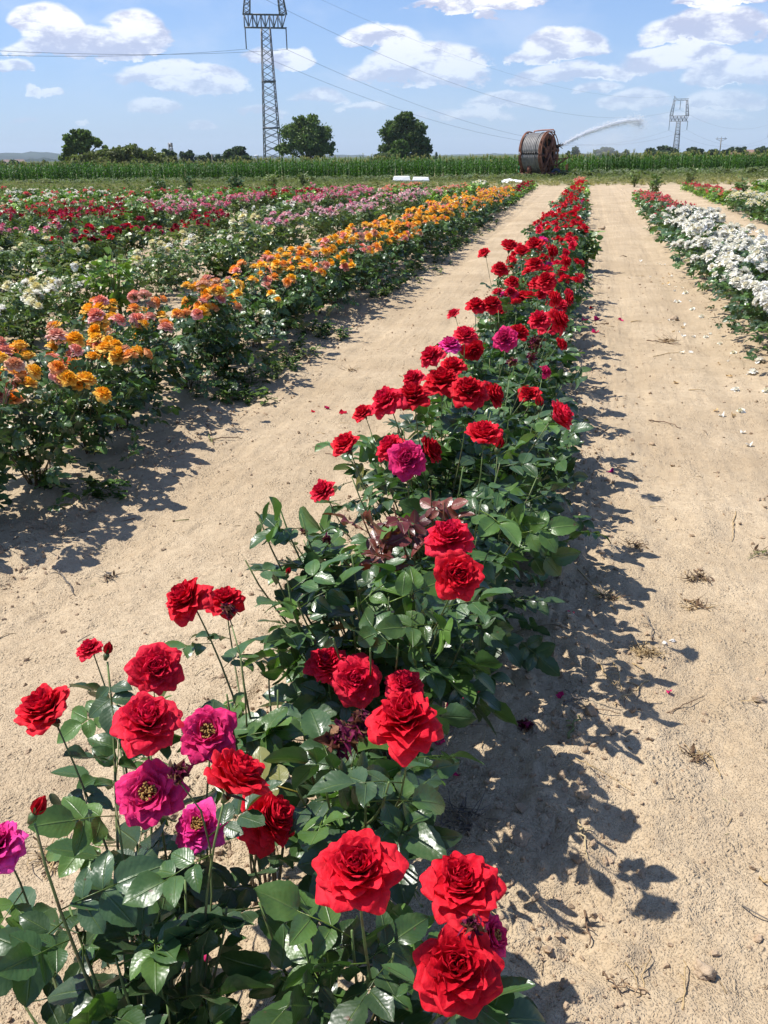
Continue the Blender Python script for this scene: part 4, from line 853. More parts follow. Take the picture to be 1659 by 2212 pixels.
scatter(g, TG+TB[:2], np.stack([x, y, z0], 1), s_, C_*rs.uniform(.8, 1.2, (len(x), 1)))
tag(g.obj('headland_grass', ['weed']), 'dry grass strip and grey green weeds in front of the maize', 'grass', kind='stuff')
# odd taller weeds that can be told apart at the ends of the rows
def weed_plant(px, py, ztop, lab, colr, n=60, wide=.3):
    b_ = on_plane(px, py, 0); b_[2] = 0; rr = np.random.RandomState(int(px)); r_ = empty('wild_shrub', b_); tag(r_, lab, 'weed', 'tall weeds at the ends of the rows'); gs, gl = Geo(), Geo()
    for j in range(9):
        a = rr.uniform(0, 6.28); tip = np.array([math.cos(a)*wide*rr.rand(), math.sin(a)*wide*rr.rand(), ztop*rr.uniform(.6, 1)]); tube(gs, [(0, 0, 0), tip*.5+rr.normal(0, .03, 3), tip], [.012, .008, .004], 4, (.14, .16, .05))
        m_ = n//9; tt = rr.uniform(.25, 1, m_)[:, None]; P = tip*tt; a2 = rr.uniform(0, 6.28, m_); D = np.stack([np.cos(a2), np.sin(a2), rr.uniform(-.1, .8, m_)], 1); leafset(gl, rr, P, D, 2, np.tile(np.array(colr), (m_, 1)), 1.6)
    gs.obj('stems', ['stem'], r_); gl.obj('foliage', ['far_leaf'], r_)
for a in [(515,425,1.0,'dark bushy weed standing at the left before the headland',(.035,.08,.025),120,.5),(410,412,.8,'dark green tuft beside the white blooms at the far left',(.04,.09,.03),90,.5),(345,425,.9,'small green bush among the coral and white roses at the far left',(.05,.1,.03),90,.5),(590,415,.9,'tall yellow green weed in front of the headland',(.12,.17,.04),90,.5),(655,405,.9,'thin weed beside the pink row end',(.10,.14,.04),70,.4),(1370,405,.9,'yellow green weed at the head of the coral row',(.11,.16,.04),80,.5),(1410,425,.8,'leafy weed over the coral roses',(.08,.14,.03),80,.5),(1490,400,.8,'low weed right of the upper coral roses',(.09,.14,.04),70,.5),(1590,430,.8,'green weed among the pale yellow roses',(.09,.15,.04),80,.5),(310,520,.9,'bright green weed growing between white blooms on the left',(.10,.18,.04),110,.45),(215,560,.8,'leafy green weed in the gap behind the orange roses',(.09,.16,.04),110,.45),(700,660,.5,'fresh green weed at the foot of the orange row',(.12,.22,.05),70,.25),(265,700,.75,'light green shoot rising in front of the orange blooms',(.14,.24,.05),60,.2),(1263,590,.55,'fresh light green weed on the right flank of the red row',(.12,.2,.05),60,.22)]: weed_plant(*a)

# ------------------------------------------------------------ maize
rs = np.random.RandomState(51)
def maize(seed):
    rr = np.random.RandomState(seed); gg = Geo(); tube(gg, [(0, 0, 0), (rr.normal(0, .02), 0, .5), (rr.normal(0, .03), rr.normal(0, .03), .96)], [.016, .012, .005], 3, (.9, 1, .6))
    for j in range(11):
        a = (j % 2)*3.14+rr.normal(0, .5); z = .12+.08*j; L = rr.uniform(.28, .46)*(1-.03*j); v = np.linspace(0, 1, 5); e = rr.uniform(.9, 1.35)
        x = L*v*math.cos(e)+L*.3*v**2; zz = z+L*v*math.sin(e)-L*rr.uniform(.25, .75)*v**2.2; w = .026*np.sin(math.pi*(.2+.8*v)**.9)+.003
        V = np.concatenate([np.stack([x, w, zz], 1), np.stack([x, -w, zz], 1)]) @ rotz(a).T; gg.add(V, [(i, i+1, i+6, i+5) for i in range(4)], col=rr.uniform(.7, 1.35))
    if seed % 2:
        for j in range(6):
            a = rr.uniform(0, 6.28); bar(gg, (0, 0, .95), (math.cos(a)*.05, math.sin(a)*.05, 1.12+rr.rand()*.06), .012, col=(5, 2.2, 5))
    return gg.bake()
MZ = [maize(i) for i in range(7)]
g = Geo(); xs, ys = [], []
for dep, nrow, stp in ((0, 8, .26), (6.4, 5, .5), (12, 6, .9)):
    for rw in range(nrow):
        xx = np.arange(-78, 36, stp)+rs.normal(0, .07, len(np.arange(-78, 36, stp))); xs.append(xx); ys.append(corn_y(xx)+dep+rw*(.8 if dep < 10 else 2.2)+rs.normal(0, .06, len(xx)))
x = np.concatenate(xs); y = np.concatenate(ys)
hgt_ = np.interp(x, [-48, -20, -3, 14], [1.22, 1.24, 1.24, 1.27])*(1+.24*vnoise(x*.5, y*.3, 3)+.10*rs.normal(0, 1, len(x)).clip(-1.5, 2.4))
cols = np.array([.036, .098, .014])*rs.uniform(.75, 1.25, (len(x), 1))*np.array([1, 1, 1])+np.array([.012, .012, 0])*rs.rand(len(x), 1)
kd = rs.randint(0, 7, len(x)); a = rs.uniform(0, 6.28, len(x)); R_ = np.array([rotz(v) for v in a])*np.stack([np.full(len(x), 1.25), np.full(len(x), 1.25), np.ones(len(x))], 1)[:, None, :]
R_[:, 2, 2] = hgt_; R_[:, 0, :2] *= 1.0
for t in range(7): g.inst(MZ[t], R_[kd == t], np.stack([x, y, np.zeros(len(x))], 1)[kd == t], cols[kd == t])
print('maize', len(x), g.n); tag(g.obj('maize_crop', ['corn']), 'dense green maize field behind the rose rows', 'maize', kind='stuff')

# ------------------------------------------------------------ trees
def crown_geo(rr, blobs, leaf, n, col):
    """blobs (x, y, z, rx, ry, rz); leafy faces on twigs through each clump"""
    g = Geo(); blobs = np.array(blobs, float); w = blobs[:, 3]*blobs[:, 4]**.5*blobs[:, 5]; cnt = (n*w/w.sum()).astype(int)
    for b_, c_ in zip(blobs, cnt):
        # each blob holds several sub clumps with gaps between
        k_ = max(5, int(c_/55)); u = rr.normal(0, 1, (k_, 3)); u /= np.linalg.norm(u, axis=1)[:, None]; sub = u*(rr.rand(k_, 1)**.45)*b_[3:]*.86+b_[:3]
        i = rr.randint(0, k_, c_); v = rr.normal(0, 1, (c_, 3)); v /= np.linalg.norm(v, axis=1)[:, None]
        P = sub[i]+v*(rr.rand(c_, 1)**.4)*b_[3:]*.34*rr.uniform(.7, 1.3, (c_, 1))
        R_ = rand_rot(rr, c_)*(leaf*rr.uniform(.6, 1.3, (c_, 1, 1))); tint = np.array(col)*rr.uniform(.7, 1.35, (k_, 1))[i]*rr.uniform(.8, 1.2, (c_, 1))
        V = np.array([(-.5, -.28, 0), (.1, -.34, .12), (.5, 0, 0), (.05, .34, .1), (-.45, .2, -.05)]); tpl = dict(V=V, C=np.ones((5, 3)), UV=np.zeros((5, 2)), Q=np.array([(0, 1, 3, 4)]), T=np.array([(1, 2, 3)]), mq=np.zeros(1, int), mt=np.zeros(1, int))
        g.inst(tpl, R_, P, tint)
    return g
def tree(name, label, cat, group, px, dist, blobs_px, base_py, col, leaf=.55, n=9000, seed=1, limbs=6, trunk=.35, depth=.8):
    """blobs_px: (px, py, half width px, half height px); turned into metres at the tree's distance"""
    rr = np.random.RandomState(seed); b_ = at_dist(px, base_py, dist); base = np.array([b_[0], b_[1], 0.0]); root = empty(name, base); tag(root, label, cat, group)
    right = np.array([base[1], -base[0], 0])/dist; fwd = np.array([base[0], base[1], 0])/dist; bl = []
    for (x, y, w, h) in blobs_px:
        P = at_dist(x, y, dist); m_ = np.linalg.norm(at_dist(x+1, y, dist)-P); mv = abs(at_dist(x, y-1, dist)[2]-P[2]); q_ = P-base+fwd*rr.uniform(-.5, .5)*w*m_*depth
        bl.append((q_[0], q_[1], q_[2], w*m_*1.0, w*m_*depth, h*mv))
    crown_geo(rr, bl, leaf, n, col).obj('crown', ['crown'], root)
    gt = Geo(); top = np.array(max(bl, key=lambda q_: q_[2])[:3]); lo = min(b[2]-b[5] for b in bl); r0_ = trunk; mid_ = np.array([0, 0, max(.6, lo*.8)])
    tube(gt, [(0, 0, -.3), mid_*.5+rr.normal(0, .1, 3)*[1, 1, 0], mid_+rr.normal(0, .12, 3), top*.55+mid_*.3, top*.9], [r0_*1.25, r0_, r0_*.85, r0_*.5, r0_*.15], 8)
    for b in bl[:limbs+4]:
        c = np.array(b[:3]); tube(gt, [mid_, mid_*.5+c*.4+rr.normal(0, .2, 3), c*.85+mid_*.1, c+np.array([0, 0, b[5]*.5])], [r0_*.5, r0_*.36, r0_*.22, r0_*.06], 6)
    gt.obj('trunk', ['bark'], root); return root
TG_ = 'trees beyond the maize field'; OAK = (.105, .155, .05); DK = (.055, .085, .042); OLV = (.13, .155, .058)
tree('broadleaf_tree', 'large round oak like tree standing just right of the tall pylon', 'tree', TG_, 664, 205, [(664,275,34,26),(630,290,26,24),(700,292,26,24),(640,318,34,22),(690,320,36,22),(615,325,20,18),(716,322,16,14),(675,258,20,14),(650,262,20,14),(664,305,40,25)], 352, OAK, n=17000, seed=2, trunk=.5, leaf=.42)
tree('broadleaf_tree', 'large dark tree with a paler young tree in front of it, midway across the horizon', 'tree', TG_, 875, 210, [(872,262,28,18),(850,285,30,24),(895,285,28,26),(912,312,22,20),(875,305,40,26),(845,322,28,20),(905,330,26,14),(880,252,16,10),(925,322,10,10)], 354, (.075, .115, .04), n=16000, seed=3, trunk=.5)
tree('broadleaf_tree', 'pale green young tree in front of the large dark tree', 'tree', TG_, 861, 190, [(861,312,18,13),(855,330,20,14),(872,328,16,14)], 352, (.075, .13, .03), n=3500, seed=4, trunk=.2, leaf=.45)
tree('low_shrub', 'grey green bush at the left foot of the large dark tree', 'shrub', TG_, 830, 185, [(830,340,24,9),(845,343,18,8)], 352, (.085, .12, .05), n=2200, seed=5, trunk=.1, leaf=.4)
tree('broadleaf_tree', 'wind bent tree at the left end of the green thicket', 'tree', TG_, 178, 165, [(172,290,26,14),(150,305,20,18),(195,300,24,12),(215,308,16,9),(150,330,20,18),(170,315,30,18),(140,345,14,12),(228,317,8,5)], 360, OAK, n=7500, seed=6, trunk=.4, leaf=.5)
# the long thicket reads as one mass
rr = np.random.RandomState(8); bl = []; org = at_dist(270, 350, 150); org[2] = 0
for (x, y, w, h) in [(165,347,28,12),(195,343,28,16),(225,338,30,18),(255,334,30,20),(285,333,30,20),(312,336,28,18),(340,341,26,14),(365,345,22,12),(240,330,18,12),(270,327,22,10),(300,330,18,10),(150,352,22,8),(380,350,14,7),(130,358,26,8),(215,350,40,14),(290,350,40,14)]:
    P = at_dist(x, y, 150)-org; m_ = np.linalg.norm(at_dist(x+1, y, 150)-at_dist(x, y, 150)); bl.append((*P, w*m_, w*m_*.8, h*m_))
o = crown_geo(rr, bl, .42, 14000, OLV).obj('thicket_foliage', ['crown'], loc=org); tag(o, 'long olive green thicket of scrub behind the maize at the left', 'thicket', kind='stuff')
for j, (px, d, bls, by, col, lab, n_) in enumerate([
 (362,260,[(355,330,12,8),(368,333,12,9),(360,342,18,10)],352,DK,'small rounded tree at the right end of the thicket',2200),
 (405,300,[(398,336,14,9),(412,335,12,9),(405,345,22,9)],353,DK,'dark clump of trees right of the thicket',2400),
 (440,300,[(435,341,14,9),(452,340,12,9),(445,347,24,8)],353,DK,'low dark tree left of the thin pole',2000),
 (475,300,[(472,343,14,8),(486,342,10,9)],353,DK,'low dark tree right of the thin pole',1600),
 (514,250,[(512,326,20,11),(500,336,18,12),(526,338,18,12),(513,344,30,9)],353,DK,'dark round tree standing alone left of the tall pylon',4200),
 (943,420,[(943,338,4,8),(943,344,6,7)],352,DK,'tiny pointed conifer right of the large dark tree',500),
 (928,420,[(926,345,9,6)],352,DK,'small bush beside the tiny conifer',400),
 (803,380,[(800,346,8,6),(812,349,10,5)],353,DK,'small bush left of the large dark tree',500),
 (1243,330,[(1243,327,10,9),(1232,334,10,7),(1255,335,10,7)],346,DK,'misty tree seen through the water spray',1500),
 (1310,330,[(1308,324,18,8),(1290,330,14,8),(1328,331,16,8),(1310,336,36,8)],345,DK,'broad misty tree behind the falling water',3000),
 (1350,340,[(1352,331,9,7),(1345,337,14,5)],345,DK,'small misty tree right of the broad one behind the spray',1000),
 (1432,380,[(1412,326,18,7),(1438,322,18,8),(1455,328,14,8),(1398,332,12,6),(1430,332,38,7)],344,DK,'long dark tree group left of the second pylon',4500),
 (1497,380,[(1497,322,14,7),(1488,329,14,8),(1510,328,12,8)],343,DK,'dark tree just right of the second pylon',2200),
 (1548,420,[(1545,328,14,6),(1530,332,14,5)],343,DK,'low dark trees left of the bare wooden pole',1600),
 (1585,420,[(1578,324,10,6),(1568,329,14,6),(1600,322,12,6),(1608,328,12,6)],343,DK,'dark trees right of the bare wooden pole',2600),
 (1650,400,[(1652,322,14,7),(1640,327,14,7),(1665,326,14,8)],343,DK,'dark tree cut by the right edge beneath the third pylon',2400),
 (15,480,[(8,355,18,7),(30,352,14,7),(50,356,14,6),(68,356,12,5)],364,DK,'far tree line at the left edge of the view',2600),
 (92,380,[(96,353,8,6),(88,356,8,5)],362,DK,'small far tree left of the wind bent tree',700)]):
    tree('broadleaf_tree' if 'conifer' not in lab else 'conifer_tree', lab, 'tree', TG_, px, d, bls, by, col, leaf=.8, n=n_, seed=20+j, trunk=.25, limbs=3)
# hills: real ridges several kilometres away
def ridge(name, lab, prof, dist, depth):
    g = Geo(); xs = np.linspace(prof[0][0], prof[-1][0], 160); tops = np.interp(xs, [p[0] for p in prof], [p[1] for p in prof])+1.6*vnoise(xs*.05, xs*0+dist, 3)+.9*vnoise(xs*.4, xs*0+dist, 4); rows = []
    for t in np.linspace(0, 1, 9):
        dd_ = dist+(t-.3)*depth; hh = math.sin(math.pi*min(1, t*1.0))**.7
        L = []
        for x, y in zip(xs, tops):
            P = at_dist(x, y, dist); q_ = at_dist(x, y, dd_); L.append((q_[0], q_[1], P[2]*hh-2+12*float(vnoise(np.array(x*.06), np.array(t*5.), 6))*hh))
        rows.append(L)
    g.add(np.array(rows).reshape(-1, 3), grid_faces(9, 160)); tag(g.obj(name, ['hill']), lab, 'hills', kind='structure')
ridge('hills', 'low blue wooded hills along the horizon', [(-700,345),(-300,332),(-60,331),(20,328),(80,326),(130,330),(200,338),(300,336),(390,333),(470,332),(560,335),(700,336),(760,333),(820,337),(900,338),(960,334),(1060,331),(1100,333),(1250,335),(1400,332),(1700,330),(2200,328)], 5200, 1600)
ridge('hills', 'nearer green rise with fields at the left and middle of the horizon', [(-600,352),(0,343),(100,341),(180,346),(300,346),(420,343),(560,341),(620,343),(740,340),(800,342),(1000,342),(1200,340),(1700,336)], 2600, 900)
# village specks
def house(px, py, dist, w, h, lab, rot=.3):
    P = at_dist(px, py, dist); r_ = empty('far_house', (P[0], P[1], P[2]-h), math.atan2(P[1], P[0])+rot); tag(r_, lab, 'house', 'far houses'); gw, gr = Geo(), Geo(); bar(gw, (0, -w/2, h*.35), (0, w/2, h*.35), w*.6, h*.7)
    V = [(-w*.36, -w*.55, h*.7), (w*.36, -w*.55, h*.7), (0, -w*.55, h*1.15), (-w*.36, w*.55, h*.7), (w*.36, w*.55, h*.7), (0, w*.55, h*1.15)]; gr.add(V, [(0, 3, 5, 2), (1, 2, 5, 4), (0, 1, 4, 3)], [(0, 2, 1), (3, 4, 5)])
    gw.obj('wall', ['brick_wall'], r_); gr.obj('roof', ['roof_tile'], r_, smooth=False)
house(1620,329,430,16,7,'low pale house with a dark roof between the trees at the far right'); house(30,347,2300,40,16,'pale farmhouse on the green rise at the far left'); house(748,344,1500,22,10,'tiny house on the horizon between the two big trees'); house(782,343,1500,20,9,'tiny second house on the horizon between the two big trees',-.4)
P = at_dist(555, 348, 520); r_ = empty('water_tower', (P[0], P[1], 0)); tag(r_, 'small white cylindrical tower left of the tall pylon foot', 'water tower'); g = Geo(); hh = at_dist(555, 337, 520)[2]; tube(g, [(0, 0, 0), (0, 0, hh*.5), (0, 0, hh)], [1.1, 1.1, 1.2], 12, m=0); g.obj('shaft', ['tower_white'], r_); g = Geo(); tube(g, [(0, 0, hh), (0, 0, hh+.5)], [1.5, .9], 12); g.obj('cap', ['tower_white'], r_)
def lattice(g, c0, w0, c1, w1, n, t, rotm, m=0):
    """square lattice mast between two centres"""
    K = [(-1, -1), (1, -1), (1, 1), (-1, 1)]; ring = []
    for i in range(n+1):
        s_ = i/n; c = np.asarray(c0)*(1-s_)+np.asarray(c1)*s_; w = (w0*(1-s_)+w1*s_)/2; ring.append([c+rotm @ np.array([x*w, y*w, 0]) for x, y in K])
    for a in range(4): bar(g, ring[0][a], ring[-1][a], t*1.5, m=m)
    for i in range(n):
        for a in range(4):
            b_ = (a+1) % 4; bar(g, ring[i][a], ring[i+1][b_], t, m=m)
            if i % 2 == 0: bar(g, ring[i][b_], ring[i+1][a], t, m=m)
    return ring
# comm mast behind the thicket
P = at_dist(371, 345, 420); r_ = empty('relay_mast', (P[0], P[1], 0)); tag(r_, 'thin lattice relay mast rising behind the thicket', 'mast'); g = Geo(); ht = at_dist(371, 310, 420)[2]; lattice(g, (0, 0, 0), 2.2, (0, 0, ht), 1.0, 9, .12, np.eye(3)); g.obj('mast_lattice', ['galvanised'], r_); g = Geo(); bar(g, (-.9, 0, ht*.93), (.9, 0, ht*.93), .7, 1.6); g.obj('antenna', ['galvanised'], r_)
def pole(px, top, base, dist, lab, w=.16):
    P = at_dist(px, base, dist); r_ = empty('wooden_pole', (P[0], P[1], 0)); tag(r_, lab, 'pole', 'poles beyond the maize'); g = Geo(); ht = at_dist(px, top, dist)[2]; tube(g, [(0, 0, 0), (0, 0, ht*.5), (0, 0, ht)], [w, w*.9, w*.7], 8); g.obj('shaft', ['wood_pole'], r_); return r_, ht, P
pole(459, 332, 352, 170, 'thin pale pole standing in front of the low trees', .11)
r_, ht, P = pole(1553, 299, 343, 330, 'wooden electricity pole with a crossed bracket at the top, right of the second pylon', .2)
g = Geo(); bar(g, (-1.7, 0, ht-.1), (1.7, 0, ht-.1), .14); bar(g, (-1.7, 0, ht-.1), (0, 0, ht-.9), .1); bar(g, (1.7, 0, ht-.1), (0, 0, ht-.9), .1); bar(g, (-1.2, 0, ht), (-1.2, 0, ht+.4), .1); bar(g, (0, 0, ht), (0, 0, ht+.5), .1); bar(g, (1.2, 0, ht), (1.2, 0, ht+.4), .1); g.obj('crossarm', ['galvanised'], r_)

# ------------------------------------------------------------ pylons
def pylon(px, base_py, beam, lab, yaw):
    x0, x1, yb = beam; hw_m = np.linalg.norm(at_dist(x1, yb, 100.)-at_dist(x0, yb, 100.)); dist = 9.4/hw_m*100; k_ = 1; print('pylon', dist)
    P = at_dist(px, base_py, dist); r_ = empty('lattice_pylon', (P[0], P[1], 0)); tag(r_, lab, 'pylon', 'high voltage pylons'); rz_ = rotz(math.atan2(-P[0], P[1])*-1*-1+yaw); t = .13*k_
    zw = at_dist((x0+x1)/2, yb, dist)[2]; wb, ww = 1.9+.07*zw, 1.9      # beam height, base width, waist width
    g = Geo(); lattice(g, (0, 0, 0), wb, (0, 0, zw), ww, 20, .12, rz_)
    for z_ in (zw*.28, zw*.62): 
        w = (wb+(ww-wb)*z_/zw)*1.02/2
        for a, b_ in (((-1, -1), (1, -1)), ((1, -1), (1, 1)), ((1, 1), (-1, 1)), ((-1, 1), (-1, -1))): bar(g, rz_ @ np.array([a[0]*w, a[1]*w, z_]), rz_ @ np.array([b_[0]*w, b_[1]*w, z_]), .3)
    g.obj('mast', ['galvanised'], r_)
    g = Geo(); hw, hb = 4.7, 2.6                                   # cross beam (a box truss)
    A = [rz_ @ np.array([x, 0, zw]) for x in (-hw, hw)]
    for y in (-.6, .6):
        for z_, h2 in ((0, hw), (hb, hw*.94)): bar(g, rz_ @ np.array([-h2, y, zw+z_]), rz_ @ np.array([h2, y, zw+z_]), .2)
        xs_ = np.linspace(-hw, hw, 11)
        for i in range(10): bar(g, rz_ @ np.array([xs_[i], y, zw+(0 if i % 2 else hb)]), rz_ @ np.array([xs_[i+1], y, zw+(hb if i % 2 else 0)]), .13); bar(g, rz_ @ np.array([xs_[i], y, zw]), rz_ @ np.array([xs_[i], y, zw+hb]), .1)
    g.obj('crossbeam', ['galvanised'], r_)
    for s_ in (-1, 1):                                              # the two upright arms of the portal
        g = Geo(); lattice(g, rz_ @ np.array([s_*(hw-.6), 0, zw+hb]), 1.5, rz_ @ np.array([s_*(hw-1.5), 0, zw+hb+7.4]), .8, 9, .11, rz_); g.obj('upright_arm', ['galvanised'], r_)
    g = Geo(); lz = zw+hb+7.4
    for y in (-.4, .4):
        for z_ in (0, 1.1): bar(g, rz_ @ np.array([-hw+.8, y, lz+z_*.7]), rz_ @ np.array([hw-.8, y, lz+z_*.7]), .15)
        xs_ = np.linspace(-hw+.8, hw-.8, 9)
        for i in range(8): bar(g, rz_ @ np.array([xs_[i], y, lz+(0 if i % 2 else .75)]), rz_ @ np.array([xs_[i+1], y, lz+(.75 if i % 2 else 0)]), .1)
    bar(g, rz_ @ np.array([-hw+1.6, 0, lz+.7]), rz_ @ np.array([-hw+1.3, 0, lz+2.2]), .2); bar(g, rz_ @ np.array([-hw+2.6, 0, lz+.7]), rz_ @ np.array([-hw+1.3, 0, lz+2.2]), .15)
    g.obj('top_beam', ['galvanised'], r_); ends = []
    for x, z_, l_ in ((-hw+.1, zw-.1, 4.2), (hw-.1, zw-.1, 4.2), (0, lz-.1, 4.2)):
        g = Geo(); nn_ = 17; z1 = np.linspace(0, -l_, nn_*2); tube(g, [rz_ @ np.array([x, 0, z_+v]) for v in z1], [(.19 if i % 2 else .08) for i in range(nn_*2)], 8); g.obj('insulator_string', ['insulator'], r_); ends.append(P*[1, 1, 0]+rz_ @ np.array([x, 0, z_-l_]))
    ends.append(P*[1, 1, 0]+rz_ @ np.array([-hw+1.3, 0, lz+2.2])); return ends
E1 = pylon(590, 352, (530, 621, 60), 'tall lattice pylon left of the large oak like tree, its head out of view', .12)
E2 = pylon(1458, 341, (1441, 1481, 262), 'whole small lattice pylon far off above the dark trees at the right', .12)
E3 = pylon(1668, 340, (1652, 1684, 282), 'third far pylon cut by the right edge of the view', .12)
def wire(a, b_, sag, lab, r=.028):
    a, b_ = np.asarray(a, float), np.asarray(b_, float); t = np.linspace(0, 1, 60)[:, None]; C_ = a+(b_-a)*t; C_[:, 2] -= (4*sag*t*(1-t))[:, 0]
    g = Geo(); tube(g, C_-a, r, 5); o = g.obj('overhead_wire', ['wire_metal'], loc=a); tag(o, lab, 'power cable', 'overhead power cables')
WN = ['cable from the left insulator', 'cable from the right insulator', 'cable from the middle insulator', 'thin earth wire from the top']
for j in range(4): wire(E1[j], E2[j], [13, 13, 12, 9][j], '%s of the tall pylon running to the small right pylon' % WN[j], .03 if j < 3 else .02)
for j in range(3): wire(E2[j], E3[j], 7, '%s of the small pylon running on to the far right' % WN[j])
for j in range(2):
    e = at_dist(-900, [30, 50][j], 165); wire(E1[1-j], e, 2.5, '%s of the tall pylon running off to the left' % WN[1-j], .03)

# ------------------------------------------------------------ hose reel irrigator
P = on_plane(1166, 384, 0); dist = math.hypot(P[0], P[1]); base = np.array([P[0], P[1], 0]); root = empty('hose_reel_irrigator', base); tag(root, 'rusty hose reel with a big drum of grey hose at the edge of the maize', 'irrigator')
fwd = base/dist; rt = np.array([fwd[1], -fwd[0], 0]); up = np.array([0, 0, 1.])
mpp = np.linalg.norm(at_dist(1167, 340, dist)-at_dist(1166, 340, dist)); z0p = 383.
def L(px, py, dep=0.0): return rt*(px-1166)*mpp+up*max(0, (z0p-py))*mpp*1.0+fwd*dep
axd = rt*.90-fwd*.44; axp = rt*.44+fwd*.90           # drum axis, horizontal cross direction
c0 = L(1160, 333)
def ring(g, c, R_, r, n=40, sides=6, axis=axd, other=axp, m=0, a0=0, a1=2*math.pi, col=(1, 1, 1)):
    t = np.linspace(a0, a1, n, endpoint=(a1-a0 < 6.2)); pts = c+R_*(np.cos(t)[:, None]*other+np.sin(t)[:, None]*up); tube(g, pts, r, sides, col, m, close=(a1-a0 > 6.2))
hwid = .68; Rh = 1.36
g = Geo()
for i in range(10): ring(g, c0+axd*(-hwid+.08+i*(2*hwid-.16)/9), Rh-.085, .088, 56, 8, col=(1, 1, 1))
ring(g, c0+axd*(.36), Rh+.0, .05, 56, 6); g.obj('hose_coil', ['hose_rubber'], root)
def disc(g, c, Ri, Ro, th, n=48, m=0):
    t = np.arange(n)*2*math.pi/n; V = []
    for s_ in (-1, 1):
        for R_ in (Ri, Ro): V += list(c+axd*th/2*s_+R_*(np.cos(t)[:, None]*axp+np.sin(t)[:, None]*up))
    Q = []
    for k_ in range(n):
        j = (k_+1) % n; Q += [(k_, j, n+j, n+k_), (2*n+k_, 3*n+k_, 3*n+j, 2*n+j), (n+k_, n+j, 3*n+j, 3*n+k_), (k_, 2*n+k_, 2*n+j, j)]
    g.add(V, Q, m=m)
g = Geo(); disc(g, c0, .3, Rh-.2, 2*hwid-.05); g.obj('drum_core', ['dark_core'], root)
for s_ in (-1, 1):
    g = Geo(); cc0 = c0+axd*s_*(hwid+.05); disc(g, cc0, .95, 1.30, .06); ring(g, cc0, 1.42, .05, 56); ring(g, cc0, .42, .07, 24); disc(g, cc0, .05, .40, .16)
    for k_ in range(8): 
        a = k_*math.pi/4+.2; d = math.cos(a)*axp+math.sin(a)*up; bar(g, cc0+d*.35, cc0+d*1.40, .09)
    g.obj('flange', ['rust'], root)
g = Geo(); ring(g, c0+axd*(hwid+.24), 1.42, .035, 48); ring(g, c0-axd*(hwid+.12), 1.44, .045, 48)
for k_ in range(6):
    a = k_*math.pi/3; d = math.cos(a)*axp+math.sin(a)*up; bar(g, c0+axd*(hwid+.05)+d*1.42, c0+axd*(hwid+.24)+d*1.42, .05); bar(g, c0-axd*(hwid+.05)+d*1.42, c0-axd*(hwid+.12)+d*1.44, .05)
g.obj('guard_hoop', ['rust'], root)
g = Geo(); T0 = L(1146, 290, .5); tube(g, [L(1146, 296, .3), L(1150, 288, .3), L(1166, 286.5, .2), L(1190, 286, 0), L(1193, 290, 0), L(1192, 305, 0), L(1186, 330, 0), L(1184, 372, 0)], .055, 6); g.obj('top_frame', ['rust_pink'], root)
g = Geo()
for dy in (-.6, .6): bar(g, L(1126, 376, dy), L(1200, 376, dy), .18, .26)
for px in (1128, 1150, 1175, 1196): bar(g, L(px, 376, -.7), L(px, 376, .7), .16, .2)
for s_ in (-1, 1):
    h0 = c0+axd*s_*(hwid+.22)
    for q_ in (-.9, .9): bar(g, h0+up*.0, np.array([h0[0], h0[1], .30])+axp*q_, .13)
    bar(g, np.array([h0[0], h0[1], .28])-axp*1.1, np.array([h0[0], h0[1], .28])+axp*1.1, .14)
bar(g, L(1126, 378, -.4), L(1128, 320, -.4), .10); bar(g, L(1186, 376, -.3), L(1188, 300, -.2), .10); bar(g, L(1172, 372, -.9), L(1184, 340, -.9), .12); bar(g, L(1142, 372, -.8), L(1142, 358, -.8), .28); bar(g, L(1138, 366, -.8), L(1148, 366, -.8), .2)
for px in (1130, 1195):
    for q_ in (-.7, .7): bar(g, L(px, 384, q_), L(px, 374, q_), .2)
g.obj('chassis', ['rust'], root)
g = Geo(); 
for j, (px, py, dp) in enumerate([(1122, 333, 0), (1124, 342, 0), (1125, 352, 0), (1121, 326, 0)]): bar(g, L(px, py, dp), L(px+5, py+2, dp), .24, .3)
g.obj('gearbox', ['rust'], root)
g = Geo(); tube(g, [L(1126, 352), L(1120, 360), L(1118, 368), L(1123, 376), L(1130, 372)], .035, 6); g.obj('feed_hose', ['green_hose'], root)
# sprinkler cart: a machine of its own beside the reel
root2 = empty('sprinkler_cart', base+rt*38*mpp); tag(root2, 'rain gun on a small wheeled cart throwing water, right of the hose reel', 'sprinkler')
def L2(px, py, dep=0.0): return rt*(px-1204)*mpp+up*max(0, (z0p-py))*mpp+fwd*dep
g = Geo(); tube(g, [L2(1206, 376), L2(1201, 355), L2(1201, 336), L2(1202, 322)], [.06, .06, .055, .07], 8); tube(g, [L2(1201, 345), L2(1201, 341)], .1, 8); tube(g, [L2(1202, 330), L2(1202, 326)], .11, 8); g.obj('riser_pipe', ['rust'], root2)
g = Geo(); tube(g, [L2(1200, 324), L2(1203, 319), L2(1207, 318), L2(1213, 314.5)], [.08, .09, .07, .035], 8); bar(g, L2(1197, 318), L2(1204, 319), .1, .14); bar(g, L2(1207, 321), L2(1212, 324), .05); tube(g, [L2(1199, 318), L2(1208, 314)], .03, 6); g.obj('rain_gun', ['dark_core'], root2)
g = Geo(); bar(g, L2(1186, 346, .3), L2(1224, 344, .3), .08); bar(g, L2(1226, 341, .2), L2(1198, 360, .2), .10); bar(g, L2(1186, 358, -.2), L2(1204, 356, -.2), .08); bar(g, L2(1186, 372, -.3), L2(1222, 374, -.3), .10); bar(g, L2(1200, 360, .2), L2(1216, 372, .2), .07); g.obj('cart_frame', ['rust'], root2)
